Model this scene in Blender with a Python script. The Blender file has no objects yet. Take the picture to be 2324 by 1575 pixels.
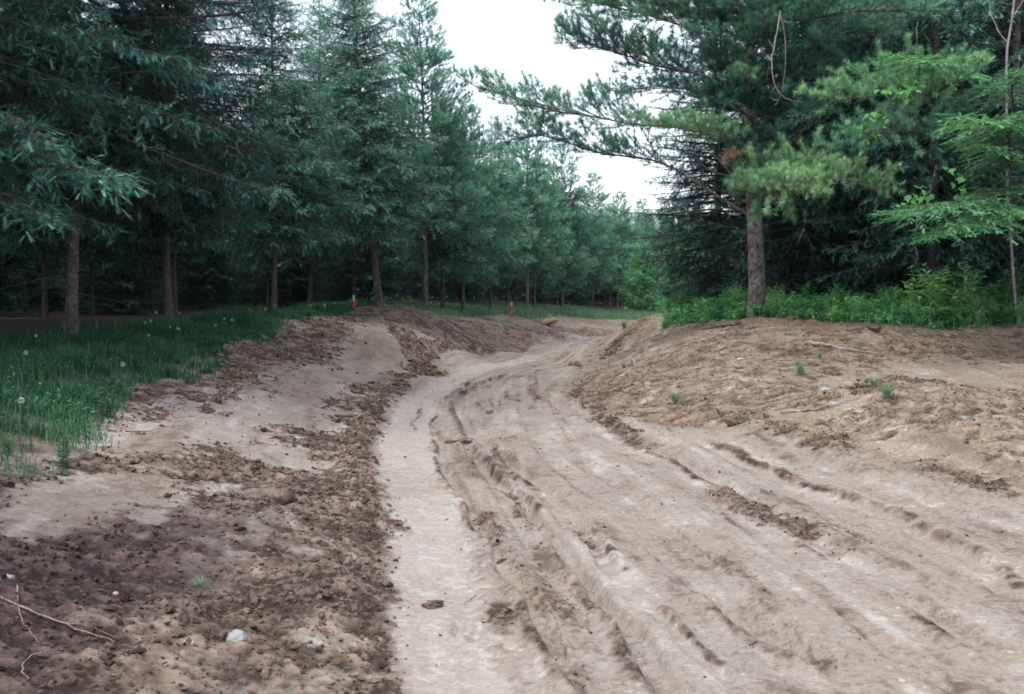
import bpy, math, random
import numpy as np
from mathutils import Vector

# ------------------------------------------------------------------ camera, sky, sun, exposure
S = bpy.context.scene
COL = S.collection
CAM_H = 1.7
PITCH = math.radians(2.85)
LENS = 35.0
cam_d = bpy.data.cameras.new('camera'); cam = bpy.data.objects.new('camera', cam_d); COL.objects.link(cam)
cam_d.lens = LENS; cam_d.sensor_width = 36.0; cam_d.clip_end = 2000; cam_d.clip_start = 0.05
cam.location = (0, 0, CAM_H); cam.rotation_euler = (math.pi/2 - PITCH, 0, 0)
S.camera = cam
SUN_EL, SUN_AZ = math.radians(60), math.radians(232)      # azimuth clockwise from +Y
w = bpy.data.worlds.new('World'); S.world = w; w.use_nodes = True
nt = w.node_tree; nt.nodes.clear()
sky = nt.nodes.new('ShaderNodeTexSky'); sky.sky_type = 'NISHITA'; sky.sun_disc = False
sky.sun_elevation = SUN_EL; sky.sun_rotation = SUN_AZ; sky.air_density = 1.0; sky.dust_density = 2.0
b1 = nt.nodes.new('ShaderNodeBackground'); b1.inputs['Strength'].default_value = 0.07
b2 = nt.nodes.new('ShaderNodeBackground'); b2.inputs['Strength'].default_value = 0.66
tc = nt.nodes.new('ShaderNodeTexCoord'); nz = nt.nodes.new('ShaderNodeTexNoise'); nz.inputs['Scale'].default_value = 1.6
nz.inputs['Detail'].default_value = 3
cr = nt.nodes.new('ShaderNodeValToRGB'); cr.color_ramp.elements[0].color = (0.86, 0.92, 0.97, 1); cr.color_ramp.elements[1].color = (1.02, 1.06, 1.1, 1)
cr.color_ramp.elements[0].position = 0.3; cr.color_ramp.elements[1].position = 0.7
ad = nt.nodes.new('ShaderNodeAddShader'); wo = nt.nodes.new('ShaderNodeOutputWorld')
nt.links.new(tc.outputs['Generated'], nz.inputs['Vector']); nt.links.new(nz.outputs['Fac'], cr.inputs['Fac'])
nt.links.new(cr.outputs['Color'], b2.inputs['Color']); nt.links.new(sky.outputs[0], b1.inputs['Color'])
nt.links.new(b1.outputs[0], ad.inputs[0]); nt.links.new(b2.outputs[0], ad.inputs[1]); nt.links.new(ad.outputs[0], wo.inputs['Surface'])
sl = bpy.data.lights.new('sun', 'SUN'); sl.energy = 1.5; sl.angle = math.radians(28); sl.color = (1.0, 0.96, 0.9)
so = bpy.data.objects.new('sun', sl); COL.objects.link(so)
sd = Vector((math.sin(SUN_AZ)*math.cos(SUN_EL), math.cos(SUN_AZ)*math.cos(SUN_EL), math.sin(SUN_EL)))
so.rotation_euler = sd.to_track_quat('Z', 'Y').to_euler(); so.location = (0, -5, 30)
S.view_settings.view_transform = 'Standard'; S.view_settings.look = 'None'
S.view_settings.exposure = 0.9; S.view_settings.gamma = 1.0
S.render.engine = 'CYCLES'
S.cycles.use_denoising = True
S.cycles.max_bounces = 3; S.cycles.diffuse_bounces = 1; S.cycles.transmission_bounces = 2
S.cycles.transparent_max_bounces = 4; S.cycles.glossy_bounces = 1; S.cycles.sample_clamp_indirect = 2.0
S.cycles.pixel_filter_type = 'BLACKMAN_HARRIS'; S.cycles.filter_width = 1.7

# ------------------------------------------------------------------ picture measurements -> world
PW, PH = 2323.0, 1575.0
F = PW*LENS/36.0
def ray(px, py):
    x = (px-PW/2)/F; z = -(py-PH/2)/F
    c, s = math.cos(PITCH), math.sin(PITCH)
    return np.array([x, c + z*s, -s + z*c])
def gp(px, py, z=0.0):
    r = ray(px, py); t = (z-CAM_H)/r[2]
    return np.array([r[0]*t, r[1]*t, z])
def pt(px, py, d):
    r = ray(px, py); t = d/r[1]
    return np.array([r[0]*t, d, CAM_H + r[2]*t])

# ------------------------------------------------------------------ noise
def _hash(ix, iy, seed):
    h = (ix.astype(np.int64)*374761393 + iy.astype(np.int64)*668265263 + seed*1442695041) & 0xFFFFFFFF
    h = ((h ^ (h >> 13))*1274126177) & 0xFFFFFFFF
    h = ((h ^ (h >> 16))*2246822519) & 0xFFFFFFFF
    return ((h ^ (h >> 15)) & 0xFFFFFF)/float(0xFFFFFF)
def vn(x, y, seed=0):
    xi = np.floor(x); yi = np.floor(y); fx = x-xi; fy = y-yi
    u = fx*fx*fx*(fx*(fx*6-15)+10); v = fy*fy*fy*(fy*(fy*6-15)+10)
    a = _hash(xi, yi, seed); b = _hash(xi+1, yi, seed); c = _hash(xi, yi+1, seed); d = _hash(xi+1, yi+1, seed)
    return (a*(1-u)+b*u)*(1-v) + (c*(1-u)+d*u)*v
def fbm(x, y, seed=0, oct=4, gain=0.5):
    s = 0; a = 1; t = 0
    for i in range(oct):
        s = s + a*(vn(x, y, seed+i*17)*2-1); t += a; a *= gain
        x, y = (x*1.62 - y*1.22)*1.0, (x*1.22 + y*1.62)*1.0
    return s/t
def billow(x, y, seed=0, oct=3):
    s = 0; a = 1; t = 0
    for i in range(oct):
        s = s + a*(1-np.abs(vn(x, y, seed+i*31)*2-1)*1.6); t += a; a *= 0.55
        x, y = x*1.62 - y*1.22, x*1.22 + y*1.62
    return s/t
def sm(a, b, x):
    t = np.clip((x-a)/(b-a), 0, 1); return t*t*(3-2*t)
def dseg(X, Y, pts, width=None):
    best = np.full(X.shape, 1e9); tt = np.zeros(X.shape); side = np.zeros(X.shape); L = 0.0
    for (ax, ay), (bx, by) in zip(pts[:-1], pts[1:]):
        dx, dy = bx-ax, by-ay; l2 = dx*dx+dy*dy+1e-12; l = math.sqrt(l2)
        t = np.clip(((X-ax)*dx + (Y-ay)*dy)/l2, 0, 1)
        ex = X-(ax+t*dx); ey = Y-(ay+t*dy); d = np.hypot(ex, ey)
        m = d < best
        best = np.where(m, d, best); tt = np.where(m, L+t*l, tt); side = np.where(m, np.sign(dx*ey-dy*ex), side)
        L += l
    return best, tt, side, L
def inside(X, Y, poly):
    c = np.zeros(X.shape, bool); n = len(poly)
    for i in range(n):
        x1, y1 = poly[i]; x2, y2 = poly[(i+1) % n]
        if y1 == y2: continue
        m = ((y1 > Y) != (y2 > Y)) & (X < (x2-x1)*(Y-y1)/(y2-y1)+x1)
        c ^= m
    return c
def sdist(X, Y, poly):
    d, _, _, _ = dseg(X, Y, list(poly)+[poly[0]])
    return np.where(inside(X, Y, poly), d, -d)
def chaikin(p, n=2):
    p = [np.array(q, float) for q in p]
    for _ in range(n):
        q = [p[0]]
        for a, b in zip(p[:-1], p[1:]): q += [a*.75+b*.25, a*.25+b*.75]
        p = q+[p[-1]]
    return p

# ------------------------------------------------------------------ terrain heights
CP = [ # picture x, picture y, height
 (930,1575,0),(880,1200,0),(850,1050,0),(852,950,0),(905,885,0),(954,846,0),(1091,812,0),(1188,801,0),(1250,775,0),(1325,764,0),(1385,760,0),
 (1250,1500,.0),(1650,1500,0),(2200,1520,0),(1200,1200,0),(1600,1200,0.0),(2250,1330,0.02),(1150,1000,0),(1450,1070,0),(1900,1150,.03),
 (1120,880,0),(1220,860,0),(1260,815,0),(1180,835,0),(1290,790,0),(1200,930,0),(1100,930,0),(1280,960,.02),(1150,1100,0),(1000,1300,0),(1400,1350,0),(1800,1350,0),(1350,1150,0),
 (1550,985,.06),(1900,1050,.10),(2320,1150,.12),
 (1325,880,.05),(1400,925,.10),(1650,955,.22),(2000,1000,.28),(2320,1060,.28),(1345,840,.12),(1378,800,.3),(1290,869,.02),(1313,830,.02),(1345,791,.03),
 (1490,716,1.2),(1600,716,1.25),(1700,724,1.25),(1850,730,1.22),(2000,737,1.2),(2323,748,1.1),
 (1500,850,.45),(1450,800,.62),(1700,860,.5),(1900,890,.45),(1950,860,.66),(2200,890,.42),(2300,840,.62),(2100,800,.78),(1700,780,.88),(1550,780,.82),(1900,780,.9),(2300,785,.82),
 (720,1100,.20),(620,1150,.34),(420,1100,.30),(230,1120,.36),(0,1090,.55),(520,1570,.14),(250,1560,.2),(0,1575,.3),(0,1320,.42),(300,1320,.26),(600,1350,.14),(800,1250,.08),(820,1450,.04),
 (780,1000,.14),(600,950,.30),(280,950,.50),(400,940,.45),(450,850,.66),(700,850,.45),(540,782,.88),(640,742,1.06),(740,722,1.15),(900,707,1.3),(860,760,.85),(800,860,.28),(930,800,.42),
 (1000,716,1.15),(1000,770,.62),
 (160,782,.95),(0,800,.95),(0,950,.72),(300,810,.85),(615,716,1.16)]
P = [gp(*c) for c in CP] + [pt(*c) for c in [(1020,735,31),(1100,741,33.5),(1180,741,37.5),(1250,741,41.5),(1330,741,46),(1400,742,49),(1100,727,38),(1250,727.5,46.5),(1400,732,52),(1160,717,42),(1300,720,50),(1450,727,56),
 (1384,764,30),(1430,738,28),(1484,711,27),(1112,708,43.5),(1196,706,47.5),(1300,704,56),(1420,705,64)]]
for e in [(-14,12,1.0),(-14,3,.8),(-6,0,.5),(-14,-10,.6),(0,-4,0),(6,-4,0.05),(12,-4,.1),(3,0,0),(-1,1,.05),(12,6,.2),(20,6,.5),(20,14,.9),(20,24,1.2),
          (8,30,1.3),(14,34,1.25),(-12,28,1.15),(-12,45,1.2),(-25,30,1.2),(-25,60,1.2),(0,60,1.0),(8,46,.0),(10,46.5,.0),(20,47,.0),(8.5,39,.6),(18,39,.9),(5.2,45,0),(6,41,.05),(0,28,0),(-.5,25.5,.0),(1,30,0),(.6,25,0),(1.9,31,0),(2.5,36,0),(0,22,0),
          (9,54,.6),(20,57,.9),(12,70,1.0),(-10,80,1.2),(30,80,1.0),(40,40,.9),(40,10,.8),(-40,10,1.0),(0,100,1.1),(-40,100,1.1),(50,100,1.1),(0,-20,.1),(-30,-20,.8),(30,-20,.5),
          (5.5,30,1.28),(6,26,1.3)]:
    P.append(np.array(e, float))
P = np.array(P)
def tps_fit(P, lam=0.02):
    n = len(P); x = P[:, :2]
    r = np.hypot(x[:, None, 0]-x[None, :, 0], x[:, None, 1]-x[None, :, 1])
    K = np.where(r > 0, r*r*np.log(np.maximum(r, 1e-9)), 0) + lam*np.eye(n)*10
    Q = np.c_[np.ones(n), x]
    A = np.block([[K, Q], [Q.T, np.zeros((3, 3))]])
    return np.linalg.solve(A, np.r_[P[:, 2], np.zeros(3)])
W_ = tps_fit(P)
def base_h(X, Y):
    sh = X.shape; X = X.ravel(); Y = Y.ravel(); out = np.empty(X.size)
    xc = np.clip(X, -40, 50); yc = np.clip(Y, -20, 100)
    for i in range(0, X.size, 60000):
        a, b = xc[i:i+60000], yc[i:i+60000]
        r2 = (a[:, None]-P[None, :, 0])**2 + (b[:, None]-P[None, :, 1])**2
        K = 0.5*r2*np.log(np.maximum(r2, 1e-12))
        out[i:i+60000] = K@W_[:-3] + W_[-3] + W_[-2]*a + W_[-1]*b
    return np.clip(out, -0.03, 1.5).reshape(sh)
g2 = lambda l: [tuple(gp(*c)[:2]) for c in l]
ROAD_L = g2([(930,1575,0),(905,1400,0),(880,1200,0),(850,1050,0),(852,950,0),(905,885,0),(954,846,0),(1020,828,0),(1091,812,0),(1188,801,0),(1250,775,0),(1325,764,0),(1385,760,0)])
ROAD_R = g2([(1345,791,.02),(1313,830,.02),(1290,869,.02),(1290,900,0),(1360,950,0),(1520,985,0),(1850,1025,.1),(2320,1110,.2)])
ROAD = [(-.9,-14)] + [(-.75, 2)] + ROAD_L + [(8,48),(24,49.5),(24,43.5),(9,42.5),(4.9,39.5)] + ROAD_R + [(9,4),(11,-14)]
GE = g2([(0,1085,.55),(100,1065,.5),(275,965,.5),(300,890,.6),(455,855,.66),(545,775,.9),(640,744,1.06),(760,722,1.15),(900,704,1.3)]) + [tuple(pt(*c)[:2]) for c in [(1000,711,33),(1090,717,39.5),(1180,719,43.5),(1290,722,49.5),(1420,728,54.5),(1520,728,58)]]
GRASS_L = [(-60,0),(-5.2,-3),(-3.6,4)] + GE + [(30,60),(80,62),(80,200),(-80,200)]
GR = g2([(1500,716,1.25),(1560,717,1.25),(1640,720,1.25),(1720,724,1.25),(1850,730,1.23),(2000,737,1.2),(2150,742,1.15),(2323,746,1.1)])
GRASS_R = [(5,33)] + GR + [(16,15),(30,8),(60,8),(60,38),(14,38)]
def lane(l, n=2): return [tuple(q) for q in chaikin(g2(l), n)]
# each rut: path, half width, depth, clod-ridge side, ridge strength
LANE_A = lane([(1010,1700,0),(985,1575,0),(985,1400,0),(965,1200,0),(930,1080,0),(915,980,0),(960,905,0),(1030,850,0),(1150,825,0),(1270,790,0),(1370,768,0)])
RUTS = [
 (lane([(1370,1640,0),(1270,1500,0),(1190,1360,0),(1130,1260,0),(1060,1150,0),(1010,1050,0),(985,960,0),(1010,900,0),(1080,860,0)]), .05, .03, 1),
 (lane([(1290,1140,0),(1200,1075,0),(1110,1015,0),(1045,950,0),(1040,905,0),(1090,868,0),(1170,842,0)]), .09, .045, 1),
 (lane([(1230,1180,0),(1150,1110,0),(1085,1040,0),(1050,1000,0)]), .06, .05, -1),
 (lane([(1560,1640,0),(1470,1500,0),(1380,1370,0),(1300,1270,0),(1230,1190,0),(1160,1130,0)]), .07, .05, 1),
 (lane([(1440,1330,0),(1350,1240,0),(1290,1180,0)]), .06, .04, -1),
 (lane([(1960,1560,0),(1820,1460,0),(1650,1370,0),(1560,1310,0)]), .09, .045, 1),
 (lane([(1990,1310,0),(1850,1215,0),(1700,1130,0),(1560,1050,0),(1440,1000,0),(1330,945,0),(1290,895,0)]), .10, .04, 1),
 (lane([(2330,1380,0),(2150,1240,0),(1960,1165,0),(1750,1080,0),(1560,1010,0)]), .08, .022, -1),
 (lane([(1360,965,0),(1270,930,0),(1215,890,0),(1230,850,0)]), .10, .05, 1),
 (lane([(2323,1520,0),(2150,1400,0),(2000,1330,0)]), .08, .03, 1),
 (lane([(1720,1600,0),(1560,1480,0),(1450,1350,0)]), .05, .02, -1),
 (lane([(925,990,0),(925,940,0),(960,890,0),(1030,855,0)]), .06, .045, -1)]
RIDGES = [
 (lane([(1010,762,.55),(1090,768,.38),(1180,766,.3),(1260,755,.22),(1340,751,.2),(1410,750,.15)]), .95, .08), # crumbly ridge lines: path, half width, height
 (lane([(1960,1270,0),(1800,1200,0),(1690,1150,0),(1640,1110,0)]), .20, .07),
 (lane([(1520,1010,.05),(1430,985,.03),(1350,940,.02),(1310,900,0)]), .16, .06),
 (lane([(2320,1120,.2),(2150,1070,.2),(2050,1045,.2),(1880,1010,.2),(1720,975,.15),(1600,955,.12)]), .17, .06),
 (lane([(2300,1010,.3),(2180,990,.32),(2100,985,.3)]), .12, .06),
 (lane([(1190,1470,0),(1165,1420,0),(1120,1350,0)]), .10, .05),
 (lane([(1330,1440,0),(1230,1330,0),(1130,1230,0),(1080,1150,0)]), .09, .045),
 (lane([(1370,1610,0),(1290,1540,0),(1240,1480,0)]), .09, .045),
 (lane([(1940,1550,0),(1850,1490,0),(1790,1450,0)]), .10, .05),
 (lane([(1220,1230,0),(1190,1180,0),(1130,1090,0)]), .08, .04),
 (lane([(1400,1270,0),(1340,1240,0),(1280,1190,0)]), .08, .04),
 (lane([(870,1230,.05),(845,1150,.05),(820,1050,.08),(815,980,.1),(880,900,.08),(945,835,.1),(1080,803,.12)]), .16, .07),
 (lane([(610,1170,.3),(600,1130,.34),(640,1110,.3)]), .18, .13),
 (lane([(500,945,.4),(460,930,.45),(540,890,.5)]), .12, .06),
 (lane([(540,1330,.2),(480,1320,.2),(620,1290,.2)]), .14, .05),
 (lane([(990,770,.8),(960,745,1.0),(900,720,1.2)]), .35, .16),
 (lane([(1880,905,.5),(1960,885,.6),(2060,870,.6),(2150,900,.5)]), .25, .10),
 (lane([(1650,715,1.27),(1760,722,1.26),(1860,728,1.25)]), .2, .1),
 (lane([(1480,712,1.2),(1440,745,.9),(1400,778,.5),(1370,815,.2)]), .28, .10)]
SMOOTH = [ # packed, tracked patches on the banks: centre, half sizes, direction
 (600,930,.32,.95,2.9),(730,850,.45,.75,3.4),(820,800,.62,.7,3.2),(240,1130,.36,.50,1.5),(340,1010,.42,.55,1.1),(450,970,.4,.6,1.3),(620,1010,.28,.5,.7),(870,765,.8,.9,3.0),(910,740,1.0,.7,2.4),(1120,733,.78,2.6,1.5),(1180,733,.66,2.6,1.5),(1270,733,.52,3.0,1.5),(1400,737,.38,3.4,1.6),
 (2250,830,.7,2.6,1.4),(1950,1060,.12,2.2,.7),(2250,1130,.15,2.0,.7),(1650,990,.1,1.6,.6)]
SMOOTH = [(gp(a, b, c)[:2], rx, ry) for a, b, c, rx, ry in SMOOTH]
STONEPITS = [gp(1075,1435,0)[:2], gp(1040,1425,0)[:2]]
LANE_X = [(-.2, -12), (-.2, 2)] + LANE_A + [(9, 43.5), (20, 45.5)]
def flow(X, Y):
    d, t, sd_, L = dseg(X, Y, LANE_X); return -d*sd_, t
def masks(X, Y):
    n1 = fbm(X*1.1, Y*1.1, 5, 4); n2 = fbm(X*5, Y*5, 9, 4, .6); n3 = fbm(X*.35, Y*.35, 21, 3); n4 = fbm(X*14, Y*14, 10, 3, .6)
    m = {}
    rd = sdist(X, Y, ROAD) + n2*.10 + n1*.06 + n4*.04
    m['road'] = sm(-.10, .08, rd); m['rd'] = rd
    gl = sdist(X, Y, GRASS_L) + n1*.45 + n2*.2
    gr = sdist(X, Y, GRASS_R) + n1*.3 + n2*.15
    m['grass'] = np.maximum(sm(-.12, .2, gl), sm(-.12, .2, gr)); m['gl'] = gl; m['gr'] = gr
    s = np.zeros(X.shape)
    for (cx, cy), rx, ry in SMOOTH:
        q = np.hypot((X-cx)/rx, (Y-cy)/ry) + n1*.5 + n2*.45 + n4*.3
        s = np.maximum(s, 1-sm(.55, 1.25, q))
    m['smooth'] = s*(1-m['road'])
    left = sm(.6, -.4, X - np.interp(Y, [p[1] for p in ROAD_L], [p[0] for p in ROAD_L])) * (Y < 45)
    m['left'] = left
    loose = (1-m['road'])*(1-m['smooth']*.93)*(1-.5*m['grass'])
    loose = loose*np.where(left > .5, .72+.35*n1+.35*n2, .60+.2*n1+.55*n2+.25*n4 - .3*sm(16, 22, Y))
    m['n1'] = n1; m['n2'] = n2; m['n3'] = n3; m['n4'] = n4
    rid = np.zeros(X.shape)
    for k, (path, wd, ht) in enumerate(RIDGES):
        d, t, sd_, L = dseg(X + n1*.12, Y + n2*.12, path)
        e = sm(0, .3, t)*sm(L, L-.3, t)*np.clip(.35+1.1*vn(t*2.3, t*0+k*7.7, 91), 0, 1.2)
        rid = np.maximum(rid, sm(1.5, .1, d/wd + n2*.8 + n4*.5)*e*(ht/.07))
    m['rid'] = rid
    fx, ft = flow(X, Y); m['fx'] = fx; m['ft'] = ft
    g = fbm(fx*3.6, ft*.10, 43, 2, .6); m['g'] = g
    st = .42*(1-sm(0, .10, np.abs(g)))*sm(.45, .8, vn(ft*.7, fx*2, 44)+.2*n2) + .55*fbm(fx*2.6, ft*.45, 51, 3) + .5*fbm(fx*9, ft*1.3, 52, 3) + .35*n2          # drag streaks that follow the track
    m['st'] = st
    crumb = m['road']*sm(.16, .55, st + .25*n1 + .2*n4)*sm(.35, .75, fx)
    m['crumb'] = crumb
    m['loose'] = np.clip(np.maximum(np.maximum(loose, np.minimum(rid, 1)*(1-.2*n4)), crumb*.5), 0, 1)
    return m
def ground_h(X, Y, detail=True, m=None):
    h = base_h(X, Y)
    if not detail: return h
    if m is None: m = masks(X, Y)
    n1, n2, n4 = m['n1'], m['n2'], m['n4']
    rut = np.zeros(X.shape); dark = np.zeros(X.shape)
    wx = X + .07*fbm(X*1.6, Y*1.6, 77, 3, .35); wy = Y + .07*fbm(X*1.6, Y*1.6, 88, 3, .35)
    for path, wd, dp, sgn in RUTS:
        d, t, sd_, L = dseg(wx, wy, path)
        mod = np.clip(.35+.95*vn(t*.8, t*0+sgn*3.3+wd*90, 3)+.15*n2+.1*n4, .1, 1.4)*sm(0, .5, t)*sm(L, L-.5, t)
        s = d*sd_*sgn; wq = wd*.8
        rut -= dp*1.15*sm(wq*1.6, wq*.6, d)*mod
        rut += dp*.7*sm(wq*.9, wq*1.7, s)*sm(wq*3.8, wq*1.8, s)*mod*(1+.15*n2)
        m['loose'] = np.maximum(m['loose'], m['road']*np.clip(sm(wq*.7, wq*1.5, s+n2*.015)*sm(wq*3.6, wq*1.8, s+n2*.03)*(mod*.85-.15+n2*.12+n4*.35), 0, 1)*.9)
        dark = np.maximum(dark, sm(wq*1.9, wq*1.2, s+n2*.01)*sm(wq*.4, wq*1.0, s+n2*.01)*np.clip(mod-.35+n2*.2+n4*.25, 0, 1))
    d, t, sd_, L = dseg(X, Y, LANE_A); a = sm(.36, .25, d + n2*.12 + n4*.05)*sm(L-8, L-15, t)
    rut = rut*(1-a*.8) - .018*a
    tread = .0035*np.sin(t*2*math.pi/.15 + d*6)*a*np.clip(.3+fbm(X*3, Y*3, 61, 2)*1.8, 0, 1)
    fx, ft = m['fx'], m['ft']
    scr = .020*np.clip(m['g']*2.5, -.8, .8) + .016*fbm(fx*3.1, ft*.35, 41, 3) + .008*fbm(fx*10, ft*1.0, 42, 3)
    pack = m['road']*(1-a)
    lo = m['loose']
    h = h + rut*m['road'] + tread*m['road'] + scr*(pack + .5*(1-m['road'])*(1-m['grass']))
    h = h + .05*n1*(1-m['road']) + .012*n1*m['road']
    b1_ = billow(X*4.5, Y*4.5, 11, 3); b2_ = billow(X*15, Y*15, 12, 2); f3 = fbm(X*24, Y*24, 13, 2, .6)
    fr = fbm(X*5.3, Y*5.3, 71, 6, .68)
    hf = .062*fr + .016*np.clip(-b2_, -.7, .6) + .014*np.abs(f3)
    h = h + lo*hf*(.75+.5*vn(X*.9, Y*.9, 72))*(1-.55*m['road']) + m['rid']*.035
    # trodden, torn texture of the wheel-beaten clay
    torn = sm(-.15, .45, n1 + .6*n2)
    h = h + pack*(.018*torn*fr + .004*torn*np.clip(-b2_, -.5, .8) + .005*f3 + .008*n2) + (1-lo)*.0035*f3 + (1-m['road'])*(1-lo)*(.010*n2+.006*n4)
    for c in STONEPITS:
        q = np.hypot((X-c[0])/.045, (Y-c[1])/.10)
        h = h - .035*sm(1.2, .3, q) + .012*np.exp(-((q-1.5)/.35)**2)
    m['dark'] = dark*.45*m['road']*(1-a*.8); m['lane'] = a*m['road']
    m['clod'] = .5+.32*b1_*.6+.5*b2_*.7+.35*f3 - .35*(1-sm(-.2, .3, b2_+f3))*1.0
    m['clod'] = .5 + .75*fr + .35*f3
    return h
def gz(x, y):
    return float(ground_h(np.array([float(x)]), np.array([float(y)]))[0])
_T = 2.5*np.exp(np.linspace(0, 3.4, 1600))
def gs(px, py, z=None):
    r = ray(px, py); X = r[0]*_T; Y = r[1]*_T; Zr = CAM_H+r[2]*_T
    b = np.nonzero(base_h(X, Y) > Zr)[0]
    if len(b) == 0: return gp(px, py, z or 0)
    k = b[0]; return np.array([X[k], Y[k], Zr[k]])
def gza(x, y): return ground_h(np.asarray(x, float), np.asarray(y, float))

def axis(lo, hi, c, f, far):
    def go(s, end):
        out = []; x = s; 
        while abs(x-s) < end:
            u = abs(x-s); x = x + (f(u)) ; out.append(x)
        return out
    up = go(c, hi-c); dn = [2*c-v for v in go(c, c-lo)]
    return np.array(dn[::-1]+[c]+up)
xs = axis(-300, 300, 0, lambda u: .012+.0030*u if u < 12 else .06+.09*(u-12)+.02, 0)
ya = []; y = 2.6
while y < 400:
    ya.append(y); u = y-2.6
    y += 0.011+.0031*u if y < 46 else .16+.09*(y-46)
yb = []; y = 2.6
while y > -120:
    y -= .05+.06*(2.6-y); yb.append(y)
ys = np.array(yb[::-1]+ya)
GX, GY = np.meshgrid(xs, ys)
M = masks(GX, GY); GZ = ground_h(GX, GY, True, M)
print('terrain', GX.shape)

# ------------------------------------------------------------------ mesh helpers
def mesh_np(name, V, Fc, mat, parent=None, attrs=None, smooth=True, link=True):
    me = bpy.data.meshes.new(name); V = np.asarray(V, np.float32); Fc = np.asarray(Fc, np.int32)
    k = Fc.shape[1]; n = len(Fc)
    me.vertices.add(len(V)); me.vertices.foreach_set('co', V.ravel())
    me.loops.add(n*k); me.loops.foreach_set('vertex_index', Fc.ravel())
    me.polygons.add(n); me.polygons.foreach_set('loop_start', np.arange(n, dtype=np.int32)*k)
    me.polygons.foreach_set('use_smooth', np.full(n, smooth))
    me.update(calc_edges=True)
    for an, av in (attrs or {}).items():
        a = me.attributes.new(an, 'FLOAT', 'POINT'); a.data.foreach_set('value', np.asarray(av, np.float32).ravel())
    me.materials.append(mat)
    o = bpy.data.objects.new(name, me)
    if link: COL.objects.link(o)
    if parent: o.parent = parent
    return o
def norm(v): return v/np.maximum(np.linalg.norm(v, axis=-1, keepdims=True), 1e-9)
def tubes(Pt, R, sides=5):
    """Pt (B,K,3), R (B,K) -> verts, quads"""
    B, K, _ = Pt.shape
    T = np.gradient(Pt, axis=1); T = norm(T)
    ref = np.where(np.abs(T[..., 2:3]) > .9, np.array([1., 0, 0]), np.array([0., 0, 1.]))
    U = norm(np.cross(T, ref)); Wv = np.cross(T, U)
    a = np.arange(sides)*2*math.pi/sides
    V = Pt[:, :, None, :] + R[:, :, None, None]*(np.cos(a)[None, None, :, None]*U[:, :, None, :] + np.sin(a)[None, None, :, None]*Wv[:, :, None, :])
    V = V.reshape(-1, 3)
    b = np.arange(B)[:, None, None]*K*sides; k = np.arange(K-1)[None, :, None]*sides; s = np.arange(sides)[None, None, :]; s2 = (s+1) % sides
    q = np.stack([b+k+s, b+k+s2, b+k+sides+s2, b+k+sides+s], -1).reshape(-1, 4)
    return V, q
def tube1(pts, radii, sides=8):
    return tubes(np.array(pts, float)[None], np.array(radii, float)[None], sides)
class Acc:
    def __init__(s): s.V = []; s.F = []; s.A = []; s.n = 0
    def add(s, V, Fc, tone=0.5):
        V = np.asarray(V); Fc = np.asarray(Fc); s.V.append(V); s.F.append(Fc+s.n)
        s.A.append(np.broadcast_to(np.asarray(tone, float), (len(V),)) ); s.n += len(V)
    def obj(s, name, mat, parent=None, smooth=True):
        return mesh_np(name, np.concatenate(s.V), np.concatenate(s.F), mat, parent, {'tone': np.concatenate(s.A)}, smooth)
def tag(o, label=None, cat=None, group=None, kind=None):
    if label: o['label'] = label
    if cat: o['category'] = cat
    if group: o['group'] = group
    if kind: o['kind'] = kind
    return o
def empty(name, loc=(0, 0, 0), rz=0, label=None, cat=None, group=None):
    o = bpy.data.objects.new(name, None); COL.objects.link(o); o.location = loc; o.rotation_euler = (0, 0, rz)
    o.empty_display_size = .1
    return tag(o, label, cat, group)
def copy_tree(o, parent=None):
    c = o.copy(); COL.objects.link(c); c.parent = parent
    for ch in KIDS.get(o.name, []):
        copy_tree(ch, c)
    return c
KIDS = {}
def reg(root):
    for o in bpy.data.objects:
        if o.parent is root:
            KIDS.setdefault(root.name, []).append(o)

# ------------------------------------------------------------------ materials
def new_mat(name):
    m = bpy.data.materials.new(name); m.use_nodes = True; n = m.node_tree; n.nodes.clear()
    return m, n
def N(n, t, **kw):
    x = n.nodes.new(t)
    for k, v in kw.items():
        if k in x.inputs: x.inputs[k].default_value = v
        else: setattr(x, k, v)
    return x
def mixc(n, fac, a, b, blend='MIX'):
    x = n.nodes.new('ShaderNodeMix'); x.data_type = 'RGBA'; x.blend_type = blend
    for i, v in ((0, fac), (6, a), (7, b)):
        if isinstance(v, (int, float)): x.inputs[i].default_value = v
        elif isinstance(v, tuple): x.inputs[i].default_value = (*v, 1)
        else: n.links.new(v, x.inputs[i])
    return x.outputs[2]
def ramp(n, src, p0, p1, c0=(0, 0, 0), c1=(1, 1, 1)):
    r = n.nodes.new('ShaderNodeValToRGB'); e = r.color_ramp.elements
    e[0].position = p0; e[1].position = p1; e[0].color = (*c0, 1); e[1].color = (*c1, 1)
    n.links.new(src, r.inputs[0]); return r.outputs[0]
def math_(n, op, a, b=0.0):
    x = n.nodes.new('ShaderNodeMath'); x.operation = op
    for i, v in ((0, a), (1, b)):
        if isinstance(v, (int, float)): x.inputs[i].default_value = v
        else: n.links.new(v, x.inputs[i])
    return x.outputs[0]
def attr(n, name):
    a = n.nodes.new('ShaderNodeAttribute'); a.attribute_name = name; return a.outputs['Fac']
def noise(n, scale, detail=4, rough=.6, vec=None):
    x = N(n, 'ShaderNodeTexNoise', Scale=scale, Detail=detail, Roughness=rough)
    if vec is not None: n.links.new(vec, x.inputs['Vector'])
    return x.outputs['Fac']
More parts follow.
